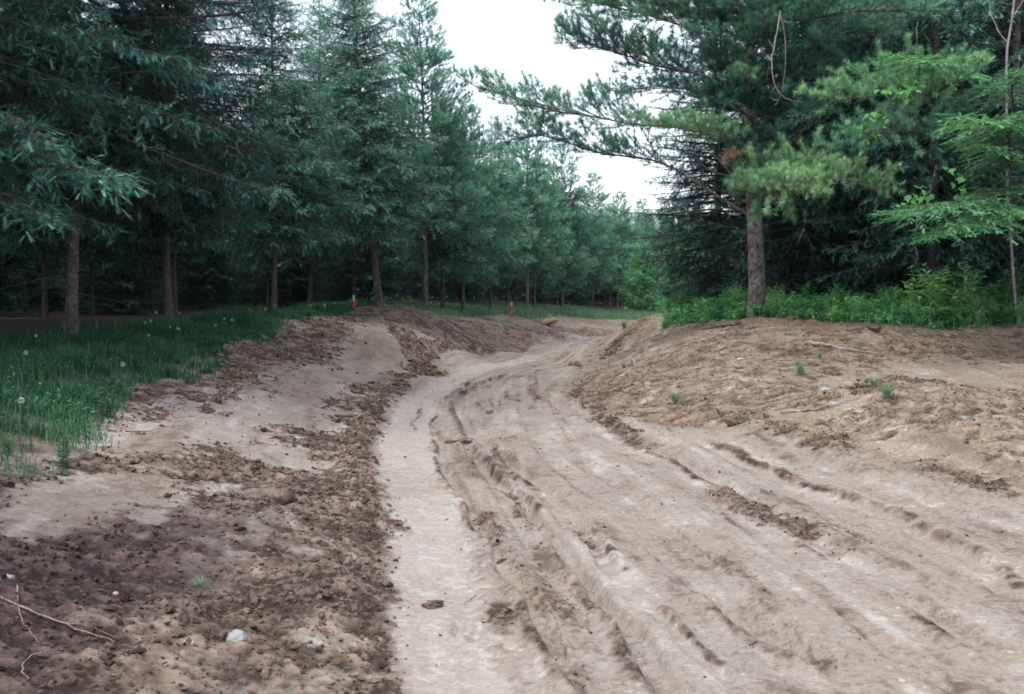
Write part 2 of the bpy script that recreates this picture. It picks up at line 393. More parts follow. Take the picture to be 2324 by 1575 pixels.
def soil_material():
    m, n = new_mat('soil')
    geo = n.nodes.new('ShaderNodeNewGeometry'); pos = geo.outputs['Position']
    loose, dark, litter, lane_, scr, warm, clod, purp = [attr(n, a) for a in ('loose', 'dark', 'litter', 'lane', 'scr', 'warm', 'clod', 'vignette_tint')]
    nL = noise(n, .8, 5, .6, pos); nM = noise(n, 5, 6, .7, pos); nS = noise(n, 38, 5, .7, pos); nT = noise(n, 140, 3, .7, pos)
    fine = mixc(n, ramp(n, nS, .36, .62), (.84, .82, .79), (1.06, 1.06, 1.06))
    packed = mixc(n, ramp(n, nM, .38, .62), (.285, .250, .226), (.385, .350, .322))
    packed = mixc(n, ramp(n, nL, .42, .62), packed, mixc(n, ramp(n, nM, .35, .65), (.33, .268, .212), (.29, .25, .212)))
    packed = mixc(n, math_(n, 'MULTIPLY', lane_, .2), packed, mixc(n, ramp(n, nM, .38, .65), (.33, .305, .285), (.43, .405, .38)))
    packed = mixc(n, ramp(n, scr, .50, 1.0), packed, mixc(n, ramp(n, nS, .4, .6), (.17, .130, .104), (.32, .272, .235)))
    packed = mixc(n, ramp(n, scr, .0, .35, (1, 1, 1), (0, 0, 0)), packed, (.41, .378, .352))
    packed = mixc(n, math_(n, 'MULTIPLY', warm, .7), packed, mixc(n, ramp(n, nS, .38, .62), (.17, .108, .064), (.34, .255, .175)))
    nK = noise(n, 21, 8, .82, pos)
    patch = math_(n, 'ADD', math_(n, 'MULTIPLY', math_(n, 'SUBTRACT', scr, .42), .30), math_(n, 'MULTIPLY', math_(n, 'SUBTRACT', nM, .5), .45))
    speck = ramp(n, math_(n, 'ADD', nK, patch), .53, .62)
    packed = mixc(n, 1.0, packed, fine, 'MULTIPLY')
    packed = mixc(n, math_(n, 'MULTIPLY', speck, .7), packed, (.150, .105, .080))
    packed = mixc(n, ramp(n, math_(n, 'ADD', nK, patch), .32, .42, (1, 1, 1), (0, 0, 0)), packed, (.48, .45, .42))
    cl = math_(n, 'ADD', clod, math_(n, 'MULTIPLY', math_(n, 'SUBTRACT', nS, .5), 1.3))
    brown = mixc(n, ramp(n, cl, .30, 1.05), (.050, .030, .021), (.36, .275, .225))
    brown = mixc(n, ramp(n, nM, .48, .60), brown, mixc(n, ramp(n, cl, .25, .95), (.045, .028, .019), (.24, .165, .122)))
    brown = mixc(n, math_(n, 'MULTIPLY', warm, .85), brown, mixc(n, ramp(n, cl, .2, .95), (.085, .054, .035), (.38, .282, .200)))
    lf = math_(n, 'ADD', loose, math_(n, 'MULTIPLY', math_(n, 'SUBTRACT', nM, .5), .9))
    lf = math_(n, 'ADD', lf, math_(n, 'MULTIPLY', math_(n, 'SUBTRACT', nS, .5), .7))
    c = mixc(n, ramp(n, lf, .28, .66), packed, brown)
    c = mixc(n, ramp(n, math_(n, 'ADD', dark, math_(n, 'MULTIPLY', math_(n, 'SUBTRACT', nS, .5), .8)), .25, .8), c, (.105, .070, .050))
    c = mixc(n, purp, c, mixc(n, ramp(n, cl, .3, 1.0), (.016, .008, .010), (.115, .072, .076)))  # lens vignette and purple cast at lower left, painted into the soil colour
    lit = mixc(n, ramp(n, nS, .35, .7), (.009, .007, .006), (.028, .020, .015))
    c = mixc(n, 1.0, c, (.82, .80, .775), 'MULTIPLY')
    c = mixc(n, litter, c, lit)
    hgt = math_(n, 'ADD', math_(n, 'MULTIPLY', nS, .6), math_(n, 'MULTIPLY', nT, .25))
    hgt = math_(n, 'ADD', hgt, math_(n, 'MULTIPLY', nM, .6))
    bmp = N(n, 'ShaderNodeBump', Strength=.6, Distance=.014); n.links.new(hgt, bmp.inputs['Height'])
    p = N(n, 'ShaderNodeBsdfPrincipled', Roughness=.88); p.inputs['Specular IOR Level'].default_value = .25
    n.links.new(c, p.inputs['Base Color']); n.links.new(bmp.outputs[0], p.inputs['Normal'])
    o = n.nodes.new('ShaderNodeOutputMaterial'); n.links.new(p.outputs[0], o.inputs[0])
    return m
def leaf_material(name, c0, c1, c2, trans=.25, rough=.55, obj_var=.25):
    """tone 0 -> c0 (old, dark; also painted shade), .5 -> c1, 1 -> c2 (new growth; also painted lit tips)"""
    m, n = new_mat(name); t = attr(n, 'tone')
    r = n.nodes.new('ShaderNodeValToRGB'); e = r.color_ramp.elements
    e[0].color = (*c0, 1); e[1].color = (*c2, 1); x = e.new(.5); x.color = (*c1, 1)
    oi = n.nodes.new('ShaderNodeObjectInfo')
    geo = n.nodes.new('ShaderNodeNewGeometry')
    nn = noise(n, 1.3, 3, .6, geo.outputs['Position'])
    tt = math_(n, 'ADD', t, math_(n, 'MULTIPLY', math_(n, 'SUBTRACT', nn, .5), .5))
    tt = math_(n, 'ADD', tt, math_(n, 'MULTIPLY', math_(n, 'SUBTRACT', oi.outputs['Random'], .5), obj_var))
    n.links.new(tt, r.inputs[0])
    p = N(n, 'ShaderNodeBsdfPrincipled', Roughness=rough); p.inputs['Specular IOR Level'].default_value = .04
    tr = n.nodes.new('ShaderNodeBsdfTranslucent'); mx = N(n, 'ShaderNodeMixShader'); mx.inputs[0].default_value = trans
    n.links.new(r.outputs[0], p.inputs['Base Color']); n.links.new(r.outputs[0], tr.inputs['Color'])
    n.links.new(p.outputs[0], mx.inputs[1]); n.links.new(tr.outputs[0], mx.inputs[2])
    o = n.nodes.new('ShaderNodeOutputMaterial'); n.links.new(mx.outputs[0], o.inputs[0])
    return m
def bark_material(name, ca, cb, scale=18, zs=.25, bump=.6):
    m, n = new_mat(name); tc_ = n.nodes.new('ShaderNodeTexCoord'); mp = N(n, 'ShaderNodeMapping'); mp.inputs['Scale'].default_value = (1, 1, zs)
    n.links.new(tc_.outputs['Object'], mp.inputs[0])
    a = noise(n, scale, 6, .7, mp.outputs[0]); b = noise(n, scale*.2, 3, .6, tc_.outputs['Object'])
    vo = N(n, 'ShaderNodeTexVoronoi', Scale=scale*1.3, feature='DISTANCE_TO_EDGE'); n.links.new(mp.outputs[0], vo.inputs['Vector'])
    c = mixc(n, ramp(n, a, .35, .68), ca, cb); c = mixc(n, ramp(n, b, .45, .7), c, tuple(x*1.35 for x in cb))
    c = mixc(n, ramp(n, vo.outputs['Distance'], 0, .12, (1, 1, 1), (0, 0, 0)), c, tuple(x*.55 for x in ca))
    bmp = N(n, 'ShaderNodeBump', Strength=bump, Distance=.03)
    n.links.new(math_(n, 'ADD', a, math_(n, 'MINIMUM', vo.outputs['Distance'], .15)), bmp.inputs['Height'])
    p = N(n, 'ShaderNodeBsdfPrincipled', Roughness=.9); n.links.new(c, p.inputs['Base Color']); n.links.new(bmp.outputs[0], p.inputs['Normal'])
    o = n.nodes.new('ShaderNodeOutputMaterial'); n.links.new(p.outputs[0], o.inputs[0]); return m
def plain(name, c, rough=.7, var=.25, scale=20):
    m, n = new_mat(name); tc_ = n.nodes.new('ShaderNodeTexCoord'); a = noise(n, scale, 4, .65, tc_.outputs['Object'])
    cc = mixc(n, ramp(n, a, .3, .7), tuple(x*(1-var) for x in c), tuple(min(1, x*(1+var)) for x in c))
    p = N(n, 'ShaderNodeBsdfPrincipled', Roughness=rough); n.links.new(cc, p.inputs['Base Color'])
    bmp = N(n, 'ShaderNodeBump', Strength=.3, Distance=.01); n.links.new(a, bmp.inputs['Height']); n.links.new(bmp.outputs[0], p.inputs['Normal'])
    o = n.nodes.new('ShaderNodeOutputMaterial'); n.links.new(p.outputs[0], o.inputs[0]); return m

SOIL = soil_material()
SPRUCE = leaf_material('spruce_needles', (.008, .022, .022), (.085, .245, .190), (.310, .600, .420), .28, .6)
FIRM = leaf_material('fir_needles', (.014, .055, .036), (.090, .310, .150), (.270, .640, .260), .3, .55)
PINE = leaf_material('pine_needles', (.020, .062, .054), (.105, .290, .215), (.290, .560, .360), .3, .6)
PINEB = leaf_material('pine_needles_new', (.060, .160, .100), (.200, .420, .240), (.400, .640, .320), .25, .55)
GRASSM = leaf_material('grass_blades', (.012, .042, .034), (.040, .125, .070), (.150, .300, .120), .25, .5, .1)
GRASSD = leaf_material('grass_blades_far', (.07, .16, .09), (.16, .30, .16), (.32, .45, .25), .25, .5, .1)
WEED = leaf_material('weed_leaves', (.035, .150, .070), (.150, .450, .160), (.400, .720, .280), .35, .5, .6)
MAPLE = leaf_material('broad_leaves', (.045, .15, .055), (.085, .26, .085), (.17, .38, .12), .35, .45, .2)
BROWNN = leaf_material('dead_needles', (.20, .13, .07), (.36, .25, .14), (.50, .38, .24), .15, .7)
BARK = bark_material('pine_bark', (.055, .044, .046), (.23, .19, .185), 14, .35, .8)
BARK2 = bark_material('spruce_bark', (.040, .031, .034), (.13, .105, .105), 16, .5)
TWIG = bark_material('twig_bark', (.050, .036, .034), (.12, .090, .08), 40, 1, .2)
DEADW = bark_material('dead_wood', (.16, .13, .12), (.36, .31, .29), 40, .5, .3)
PALEB = bark_material('pale_bark', (.17, .14, .15), (.40, .35, .37), 22, 1, .3)
ROOTM = bark_material('root_bark', (.12, .075, .055), (.30, .22, .18), 60, .6, .3)
CLODM = None

# ------------------------------------------------------------------ the ground as four joined sheets
ny, nx = GX.shape
Vg = np.stack([GX, GY, GZ], -1).reshape(-1, 3)
idx = np.arange(ny*nx).reshape(ny, nx)
Q = np.stack([idx[:-1, :-1], idx[:-1, 1:], idx[1:, 1:], idx[1:, :-1]], -1).reshape(-1, 4)
fc = lambda A: (A[:-1, :-1]+A[1:, 1:]).ravel()*.5
rdF, glF, grF, xF, yF = fc(M['rd']), fc(M['gl']), fc(M['gr']), fc(GX), fc(GY)
forest = (glF > 0) | (grF > 0)
road = (rdF > 0) & ~forest
leftF = (xF < np.interp(yF, [p[1] for p in ROAD_L], [p[0] for p in ROAD_L])+.2) & ~forest & ~road
rightF = ~forest & ~road & ~leftF
leftM = sm(.5, -.5, GX - np.interp(GY, [p[1] for p in ROAD_L], [p[0] for p in ROAD_L]))
vign = sm(-1.15, -2.3, GX + .30*(GY-4.0)*0 + .0*GY + M['n1']*.5)*sm(8.5, 4.5, GY + M['n1']*1.2)  # lower-left mask for the painted vignette and its purple cast
vign = np.clip(np.maximum(vign*(1-.45*M['smooth']), .45*sm(-.2, .5, M['n1'])*sm(10, 5, GY)*(M['left'])*(1-M['smooth'])*(1-M['road'])), 0, 1)*.92
warm = np.where(M['left'] > .5, 0.25*sm(9, 20, GY), .75)*(1-M['road']) 
warm = np.clip(warm + .35*M['n3']*(1-M['road']) + .25*sm(.1, .6, M['n1'])*M['road'] , 0, 1)
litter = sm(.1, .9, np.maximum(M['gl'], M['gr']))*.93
AT = {'loose': M['loose'], 'dark': M['dark'], 'litter': litter, 'lane': M['lane'], 'scr': np.clip(.45+M['st']*.6+M['n4']*.15, 0, 1)*(1-M['lane']*.7), 'warm': warm, 'clod': M['clod'], 'vignette_tint': vign}
def sheet(name, mask):
    q = Q[mask]; u, inv = np.unique(q, return_inverse=True)
    o = mesh_np(name, Vg[u], inv.reshape(-1, 4), SOIL, None, {k: v.ravel()[u] for k, v in AT.items()})
    return tag(o, kind='structure')
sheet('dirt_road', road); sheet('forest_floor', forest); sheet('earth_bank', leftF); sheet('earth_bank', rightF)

# ------------------------------------------------------------------ foliage templates
def tri_template(segs):
    """segs: (start, dir, length, width) -> thin triangles"""
    V = []; Fc = []
    for s, d, l, wd in segs:
        s = np.array(s, float); d = norm(np.array(d, float)); r = np.cross(d, np.array([0.13, .21, 1.]) if abs(d[2]) < .9 else np.array([1., 0, 0])); r = norm(r)
        k = len(V); V += [s-r*wd/2, s+r*wd/2, s+d*l]; Fc.append((k, k+1, k+2))
    return np.array(V), np.array(Fc)
rng = np.random.default_rng(7)
def spruce_tpl(seed, barbs=7):
    r = np.random.default_rng(seed); segs = [((0, 0, 0), (0, 1, 0), 1.15, .08)]
    for i in range(barbs):
        u = .05+.85*i/barbs; s = 1 if i % 2 else -1; a = r.uniform(.5, .95)
        segs.append(((0, u, 0), (s*math.sin(a), math.cos(a), r.uniform(-.1, .5)), r.uniform(.24, .38), .78/barbs))
    return tri_template(segs)
def pine_tpl(seed, nn=13):
    r = np.random.default_rng(seed); segs = []
    for i in range(nn):
        ph = i*2.4+r.uniform(-.4, .4); a = r.uniform(.25, 1.25)
        segs.append(((0, r.uniform(-.25, .2), 0), (math.sin(a)*math.cos(ph), math.cos(a), math.sin(a)*math.sin(ph)), r.uniform(.75, 1.1), .085))
    return tri_template(segs)
SPT = [spruce_tpl(i, 9) for i in range(6)]
SPN = [spruce_tpl(i+20, 18) for i in range(6)]
PNT = [pine_tpl(i) for i in range(6)]
PNH = [pine_tpl(i+40, 20) for i in range(6)]
def frames(D, roll=None):
    D = norm(D); ref = np.where(np.abs(D[:, 2:3]) > .95, np.array([1., 0, 0]), np.array([0., 0, 1.]))
    Sx = norm(np.cross(D, ref)); U = np.cross(Sx, D)
    if roll is not None:
        c, s = np.cos(roll)[:, None], np.sin(roll)[:, None]
        Sx, U = Sx*c+U*s, U*c-Sx*s
    return Sx, D, U
def place(acc, tpls, pos, D, size, tone, roll=None):
    Sx, D, U = frames(D, roll); n = len(pos); pick = np.arange(n) % len(tpls)
    size = np.broadcast_to(size, (n,)); tone = np.broadcast_to(tone, (n,))
    for k, (tv, tf) in enumerate(tpls):
        m = pick == k
        if not m.any(): continue
        p = pos[m]; s = size[m][:, None, None]
        V = p[:, None, :] + s*(tv[None, :, 0:1]*Sx[m][:, None, :] + tv[None, :, 1:2]*D[m][:, None, :] + tv[None, :, 2:3]*U[m][:, None, :])
        f = (tf[None] + (np.arange(m.sum())*len(tv))[:, None, None]).reshape(-1, 3)
        acc.add(V.reshape(-1, 3), f, np.repeat(tone[m], len(tv)))
def samp(Pt, i, t):
    K = Pt.shape[1]; u = np.clip(t, 0, .9999)*(K-1); k = u.astype(int); f = (u-k)[:, None]
    a = Pt[i, k]; b = Pt[i, k+1]; return a*(1-f)+b*f, norm(b-a)
def repeat(counts):
    counts = counts.astype(int); i = np.repeat(np.arange(len(counts)), counts)
    st = np.cumsum(counts)-counts; j = np.arange(len(i))-st[i]
    return i, j, counts[i]

def dress(acc, wood, Pt, kind, r, tone_b, t0=.12, dens=1.0, size=1.0, blen=.38, near=False, tpls=None, flat=1.0):
    """side branchlets and needle shoots on boughs Pt (B,K,3)"""
    L = np.linalg.norm(np.diff(Pt, axis=1), axis=2).sum(1)
    if kind == 'pine': sp1, sp2 = .13/dens, .06
    else: sp1, sp2 = .105/dens, .075*size
    i, j, c = repeat(np.maximum(4, (L*(1-t0)/sp1)).astype(int)*1)
    n = len(i); t = t0+(1-t0)*(j+r.uniform(0, 1, n))/c; side = np.where(j % 2 == 0, 1., -1.)
    pos, T = samp(Pt, i, t)
    H = norm(np.cross(T, np.array([0, 0, 1.]))); Up_ = np.cross(H, T)
    rl = r.normal(0, .55*flat if kind != 'pine' else .8, n); H = H*np.cos(rl)[:, None]+Up_*(np.abs(np.sin(rl))*r.choice([-1, 1, 1] if kind == 'pine' else [-1, -1, 1], n)*side)[:, None]
    if kind == 'pine':
        ang = r.uniform(.6, 1.1, n); lift = r.uniform(-.05, .5, n)
        bl = np.minimum(.85, (.10+blen*L[i]*np.power(1-t, .8)*r.uniform(.5, 1.15, n)))*size
    else:
        ang = r.uniform(.75, 1.2, n); lift = r.uniform(-.35, .12, n)*flat
        bl = np.minimum(.9, (.10+blen*L[i]*np.power(1-t, .75)*r.uniform(.45, 1.15, n)))*(.6+.4*size)
    D = norm(T*np.cos(ang)[:, None] + H*(side*np.sin(ang))[:, None] + np.array([0, 0, 1.])*lift[:, None])
    droop = np.array([0, 0, -1.])*(bl*(.12 if kind == 'pine' else .25))[:, None]
    B = np.stack([pos, pos+D*bl[:, None]*.5, pos+D*bl[:, None]+droop*(-.6 if kind == 'pine' else .5)], 1)
    bt = np.r_[t, np.ones(len(Pt))]; B = np.concatenate([B, Pt[:, [int(Pt.shape[1]*.6), -2, -1]]], 0); bl = np.r_[bl, L*.35]; bi = np.r_[i, np.arange(len(Pt))]
    Vw, Fw = tubes(B, np.outer(.004+.005*bl, [1, .7, .3])*1.0, 3); wood.add(Vw, Fw)
    k, j, c = repeat(np.maximum(2, bl/sp2*(1.0 if kind == 'pine' else 2.0)).astype(int))
    n = len(k)
    if kind == 'pine':
        u = 1-.85*(j/c)**1.1*r.uniform(.8, 1, n)
        p, T = samp(B, k, u)
        D = norm(T + r.normal(0, .45, (n, 3)) + np.array([0, 0, .25]))
        place(acc, tpls or PNT, p, D, r.uniform(.085, .125, n)*size, np.clip(tone_b[bi[k]] + r.normal(0, .12, n) + .15*(u > .9) + .42*(bt[k]-.62), 0, 1))  # tips and outer tufts lighter: new growth plus painted lit and shaded contrast
    else:
        u = (j+r.uniform(0, 1, n))/c; sd = np.where(j % 2 == 0, 1., -1.)
        p, T = samp(B, k, u); H = norm(np.cross(T, np.array([0, 0, 1.]))); rl = r.normal(0, .8*flat, n); H = H*np.cos(rl)[:, None]+np.cross(H, T)*np.sin(rl)[:, None]
        a = r.uniform(.45, .95, n)*np.where(u > .93, .2, 1)
        D = norm(T*np.cos(a)[:, None] + H*(sd*np.sin(a))[:, None] + np.c_[np.zeros((n, 2)), r.uniform(-.35, .2, n)*flat])
        place(acc, tpls or SPT, p, D, r.uniform(.09, .16, n)*size, np.clip(tone_b[bi[k]] + r.normal(0, .13, n) + .30*(u > .8)*r.uniform(0, 1, n) + .45*(bt[k]-.62), 0, 1), r.uniform(-.5, .5, n))  # lighter tips, darker inner shoots: needle age plus light painted into the tone

def make_tree(name, kind, h, R, cb, seed, mats, bark, dens=1.0, trunk_r=.13, size=1.0, dead=True, wsp=None, lean=0.0, tpls=None, shape=.8, tipup=.12, tone0=.56):
    r = np.random.default_rng(seed)
    root = empty(name)
    K = 14; z = np.linspace(0, 1, K)
    tx = lean*z*h*.3 + .12*np.sin(z*4+seed)*z; ty = .10*np.cos(z*3.3+seed*2)*z
    Pc = np.stack([tx, ty, z*h-.15], -1); R_ = trunk_r*((1-z)**.8*.92+.03) ; R_[0] *= 1.35; R_[1] *= 1.03
    V, q = tube1(Pc, R_, 12)
    d = 1+.06*np.sin(np.arange(len(V))*2.7+seed); c = np.repeat(Pc, 12, 0); V = c+(V-c)*d[:, None]
    Ta = Acc(); Ta.add(V, q)
    Ta.obj('trunk', bark, root)
    wsp = wsp or (.36 if kind == 'pine' else .22)
    zs = np.arange(cb, h-.25, wsp); zb = []; az = []
    for q_, zz in enumerate(zs):
        nb = r.integers(4, 7) if kind == 'pine' else r.integers(5, 8)
        a0 = r.uniform(0, 6.28)
        for k in range(nb):
            zb.append(zz+r.uniform(-.08, .08)*(1 if kind == 'pine' else 1.4)); az.append(a0+k*2*math.pi/nb+r.normal(0, .2))
    zb = np.array(zb); az = np.array(az); n = len(zb)
    f = np.clip((zb-cb)/(h-cb), 0, 1)
    prof = np.power(1-f, shape)*np.minimum(1, .55+f*3.2)
    L = R*prof*r.uniform(.62, 1.18, n)+.18
    t = np.linspace(0, 1, 9)[None, :]
    if kind == 'pine':
        s1 = (.12+.55*f+r.normal(0, .1, n)); s2 = -.10-.1*r.random(n); s3 = .12
    else:
        s1 = (-.12+.6*f+r.normal(0, .09, n)); s2 = -.30*(1-f)-.05; s3 = tipup+.1*(1-f)
    hz = L[:, None]*(s1[:, None]*t + np.asarray(s2)[:, None]*t**2 + np.reshape(s3, (-1, 1))*t**3)
    sw = L[:, None]*(r.normal(0, .12, n)[:, None])*t**2
    ct = np.interp(zb, Pc[:, 2], Pc[:, 0]), np.interp(zb, Pc[:, 2], Pc[:, 1])
    Pt = np.stack([ct[0][:, None]+np.cos(az)[:, None]*L[:, None]*t - np.sin(az)[:, None]*sw,
                   ct[1][:, None]+np.sin(az)[:, None]*L[:, None]*t + np.cos(az)[:, None]*sw, zb[:, None]+hz], -1)
    wood = Acc(); V, q = tubes(Pt, (.006+.012*L)[:, None]*(1-.85*t), 5); wood.add(V, q)
    crown = Acc()
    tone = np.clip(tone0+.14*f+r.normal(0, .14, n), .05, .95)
    dress(crown, wood, Pt, kind, r, tone, t0=(.22 if kind == 'pine' else .14), dens=dens, size=size, tpls=tpls)
    if dead:
        m = int(14+cb*8); zz = r.uniform(.7, cb+1.2, m); aa = r.uniform(0, 6.28, m); LL = r.uniform(.3, 1.5, m)
        tt = np.linspace(0, 1, 5)[None, :]
        cx = np.interp(zz, Pc[:, 2], Pc[:, 0])[:, None]; cy = np.interp(zz, Pc[:, 2], Pc[:, 1])[:, None]
        Pd = np.stack([cx+np.cos(aa)[:, None]*LL[:, None]*tt, cy+np.sin(aa)[:, None]*LL[:, None]*tt, zz[:, None]+LL[:, None]*(.05*tt-.25*tt**2)+r.normal(0, .03, (m, 5))], -1)
        V, q = tubes(Pd, (.009)*(1-.8*tt)*np.ones((m, 1)), 3); wood.add(V, q)
    wood.obj('branches', TWIG, root)
    crown.obj('crown', mats, root, smooth=False)
    reg(root)
    return root
print('foliage templates ready')

# ------------------------------------------------------------------ tree kinds (each first placed, then copied)
used = {}
def put(proto, X, Y, rz, sc, label, cat, group=None, zoff=0.0):
    if proto.name not in used: o = proto; used[proto.name] = 1
    else: o = copy_tree(proto)
    o.location = (X, Y, base_h(np.array([X]), np.array([Y]))[0]+zoff); o.rotation_euler = (0, 0, rz)
    o.scale = (sc, sc, sc) if not isinstance(sc, tuple) else sc
    tag(o, label, cat, group); 
    if group is None and 'group' in o: del o['group']
    return o
def atpx(px, d): return (px-PW/2)/F*d/ (math.cos(PITCH))*1.0
spA = make_tree('spruce_tree', 'spruce', 12.5, 3.5, 2.6, 1, SPRUCE, BARK2, 1.5, .095, 1.0, tpls=SPN, shape=.75, tone0=.08)  # low tone paints the left edge's light fall-off into the needles
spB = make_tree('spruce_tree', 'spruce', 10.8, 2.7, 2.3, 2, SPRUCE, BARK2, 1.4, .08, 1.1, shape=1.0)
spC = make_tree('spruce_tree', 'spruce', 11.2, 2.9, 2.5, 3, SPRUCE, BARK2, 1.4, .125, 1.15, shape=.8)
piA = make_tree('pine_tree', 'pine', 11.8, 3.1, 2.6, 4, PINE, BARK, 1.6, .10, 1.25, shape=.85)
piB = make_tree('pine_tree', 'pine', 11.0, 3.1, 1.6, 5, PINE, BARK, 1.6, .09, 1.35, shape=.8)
fiA = make_tree('fir_tree', 'spruce', 11.0, 2.9, .7, 6, SPRUCE, BARK2, .9, .12, 1.2, shape=.6, tone0=.06)  # low tone paints deep-wood shade into the needle colour
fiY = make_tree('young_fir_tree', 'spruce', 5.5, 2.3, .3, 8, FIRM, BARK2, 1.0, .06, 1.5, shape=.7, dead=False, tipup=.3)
spD = make_tree('spruce_tree', 'spruce', 10.8, 2.3, 2.4, 9, SPRUCE, BARK2, .8, .08, 1.5, shape=.6, tone0=.0)  # lowest tone: the wood's inner shade painted into these needles

# front row on the left and round the outside of the bend
front = [
 (spA, 160, 15.5, .4, 1.0, 'big dark spruce nearest the camera at the left edge of the track'),
 (spA, 385, 19.5, 2.6, .80, 'dark spruce just behind the nearest one on the left, its trunk hidden'),
 (spB, 622, 25.5, 1.2, .93, 'spruce with a thin leaning trunk at the end of the left grass strip'),
 (spC, 860, 29.0, .0, .94, 'full spruce with the thickest bare trunk at the top of the left dirt bank'),
 (spB, 705, 31.0, 3.4, .90, 'spruce with a thin shaded trunk between the two front left spruces'),
 (spB, 803, 33.5, 5.0, .95, 'spruce behind the orange flagging on the left bank'),
 (piA, 965, 35.5, 2.2, .96, 'tall pine whose tufted branch tips stand against the sky'),
 (spC, 1005, 38.0, 2.0, .74, 'slim spruce behind the dirt bank, just right of the tallest pine'),
 (piB, 1050, 40.0, .7, .78, 'pine with the pale straight trunk left of the red survey stake'),
 (spB, 1112, 43.5, 4.0, .80, 'spruce with a forked looking thin trunk beside the red survey stake'),
 (piA, 1196, 47.5, 4.4, .80, 'pine with a short pale trunk just right of the red survey stake'),
 (piB, 1275, 56.0, 2.9, .86, 'bushy pine behind the broken log on the far grass'),
 (piA, 1345, 62.0, 1.0, .74, 'pale pine where the track turns out of sight'),
 (piB, 1400, 70.0, 3.7, .74, 'distant pine left of the pale young fir at the bend'),
 (piA, 1450, 86.0, 5.1, .78, 'farthest pine showing over the bend of the track'),
 (fiY, 1462, 61.0, .5, .80, 'pale green young fir with layered fans at the far bend'),
 (fiY, 1530, 65.0, 2.5, .85, 'young fir at the far bend, beside the dark fir of the right bank'),
 (piB, 1540, 78.0, .2, .80, 'distant pine behind the young firs at the far bend'),
 (piB, 1470, 73.0, 2.0, .62, 'low bushy pine behind the pale young fir'),
]
for pr, px, d, rz, sc, lab in front:
    o_ = put(pr, atpx(px, d), d, rz, sc, lab, 'tree'); o_.rotation_euler[1] = -.075 if px == 860 else .035*math.sin(px*1.7)
R0 = random.Random(11)
def edge_y(X): return np.interp(X, [-7.0, -6.2, -4, -2, 1, 4, 7, 11, 16, 40], [21, 27, 31, 41, 49, 60, 74, 76, 74, 72])
ncopy = 0
def free(X, Y, pts_, r): return all((X-a)**2+(Y-b)**2 > r*r for a, b in pts_)
taken = [(atpx(f_[1], f_[2]), f_[2]) for f_ in front]
for i in range(9000):
    X = R0.uniform(-50, 32); Y = R0.uniform(6, 108)
    if X < -8.2 and Y < 30: depth = -8.2-X
    elif X >= -8.2: depth = Y-edge_y(X)
    else: depth = max(0, Y-26)*.5 + (-8.2-X)*.5
    if depth < 1.5 or depth > 30 or abs(X) > .56*Y+5: continue
    if not free(X, Y, taken, 2.4 if depth < 9 else 3.0): continue
    taken.append((X, Y)); ncopy += 1
    far = Y > 45 and X > -3
    pr = (piB if R0.random() < .6 else spD) if far else spD
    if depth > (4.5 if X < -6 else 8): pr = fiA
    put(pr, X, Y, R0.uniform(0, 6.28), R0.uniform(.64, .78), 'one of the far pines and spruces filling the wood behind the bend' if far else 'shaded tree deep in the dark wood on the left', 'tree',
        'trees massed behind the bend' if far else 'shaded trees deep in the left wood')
# right hand wood
rightrow = [
 (fiA, 1625, 27.5, .3, .92, 'dark fir with layered branches just left of the big right pine'),
 (fiA, 1835, 25.0, 1.8, 1.0, 'dark fir close behind the big right pine'),
 (spB, 1938, 24.0, 4.1, 1.0, 'shaded spruce with a faint purple trunk right of the big pine'),
 (fiA, 2080, 23.5, 3.1, 1.05, 'dark fir behind the leafy weeds of the right bank'),
 (fiA, 2330, 22.5, 5.0, 1.05, 'dark fir at the right edge of the picture'),
 (piA, 1790, 29.5, 2.0, 1.1, 'tall pine behind the big right pine, its crown filling the top')]
for pr, px, d, rz, sc, lab in rightrow:
    put(pr, atpx(px, d), d, rz, sc, lab, 'tree'); taken.append((atpx(px, d), d))
for i in range(5000):
    X = R0.uniform(6, 34); Y = R0.uniform(25, 41)
    if X < .235*Y+1.6 or X > .56*Y+5: continue
    if not free(X, Y, taken, 2.45): continue
    taken.append((X, Y)); ncopy += 1
    put(fiA if R0.random() < .45 else spD, X, Y, R0.uniform(0, 6.28), R0.uniform(.85, 1.05), 'shaded tree deep in the dark wood behind the right bank', 'tree', 'shaded trees deep in the right wood')
for (X, Y) in [(15.5, 19), (17.5, 15), (19, 10), (-11.5, 9), (-10.5, 13), (-14, 4)]:
    put(spD, X, Y, X, 1.0, 'shaded tree deep in the dark wood on the left' if X < 0 else 'shaded tree deep in the dark wood behind the right bank', 'tree', 'shaded trees deep in the left wood' if X < 0 else 'shaded trees deep in the right wood')
print('copies', ncopy)

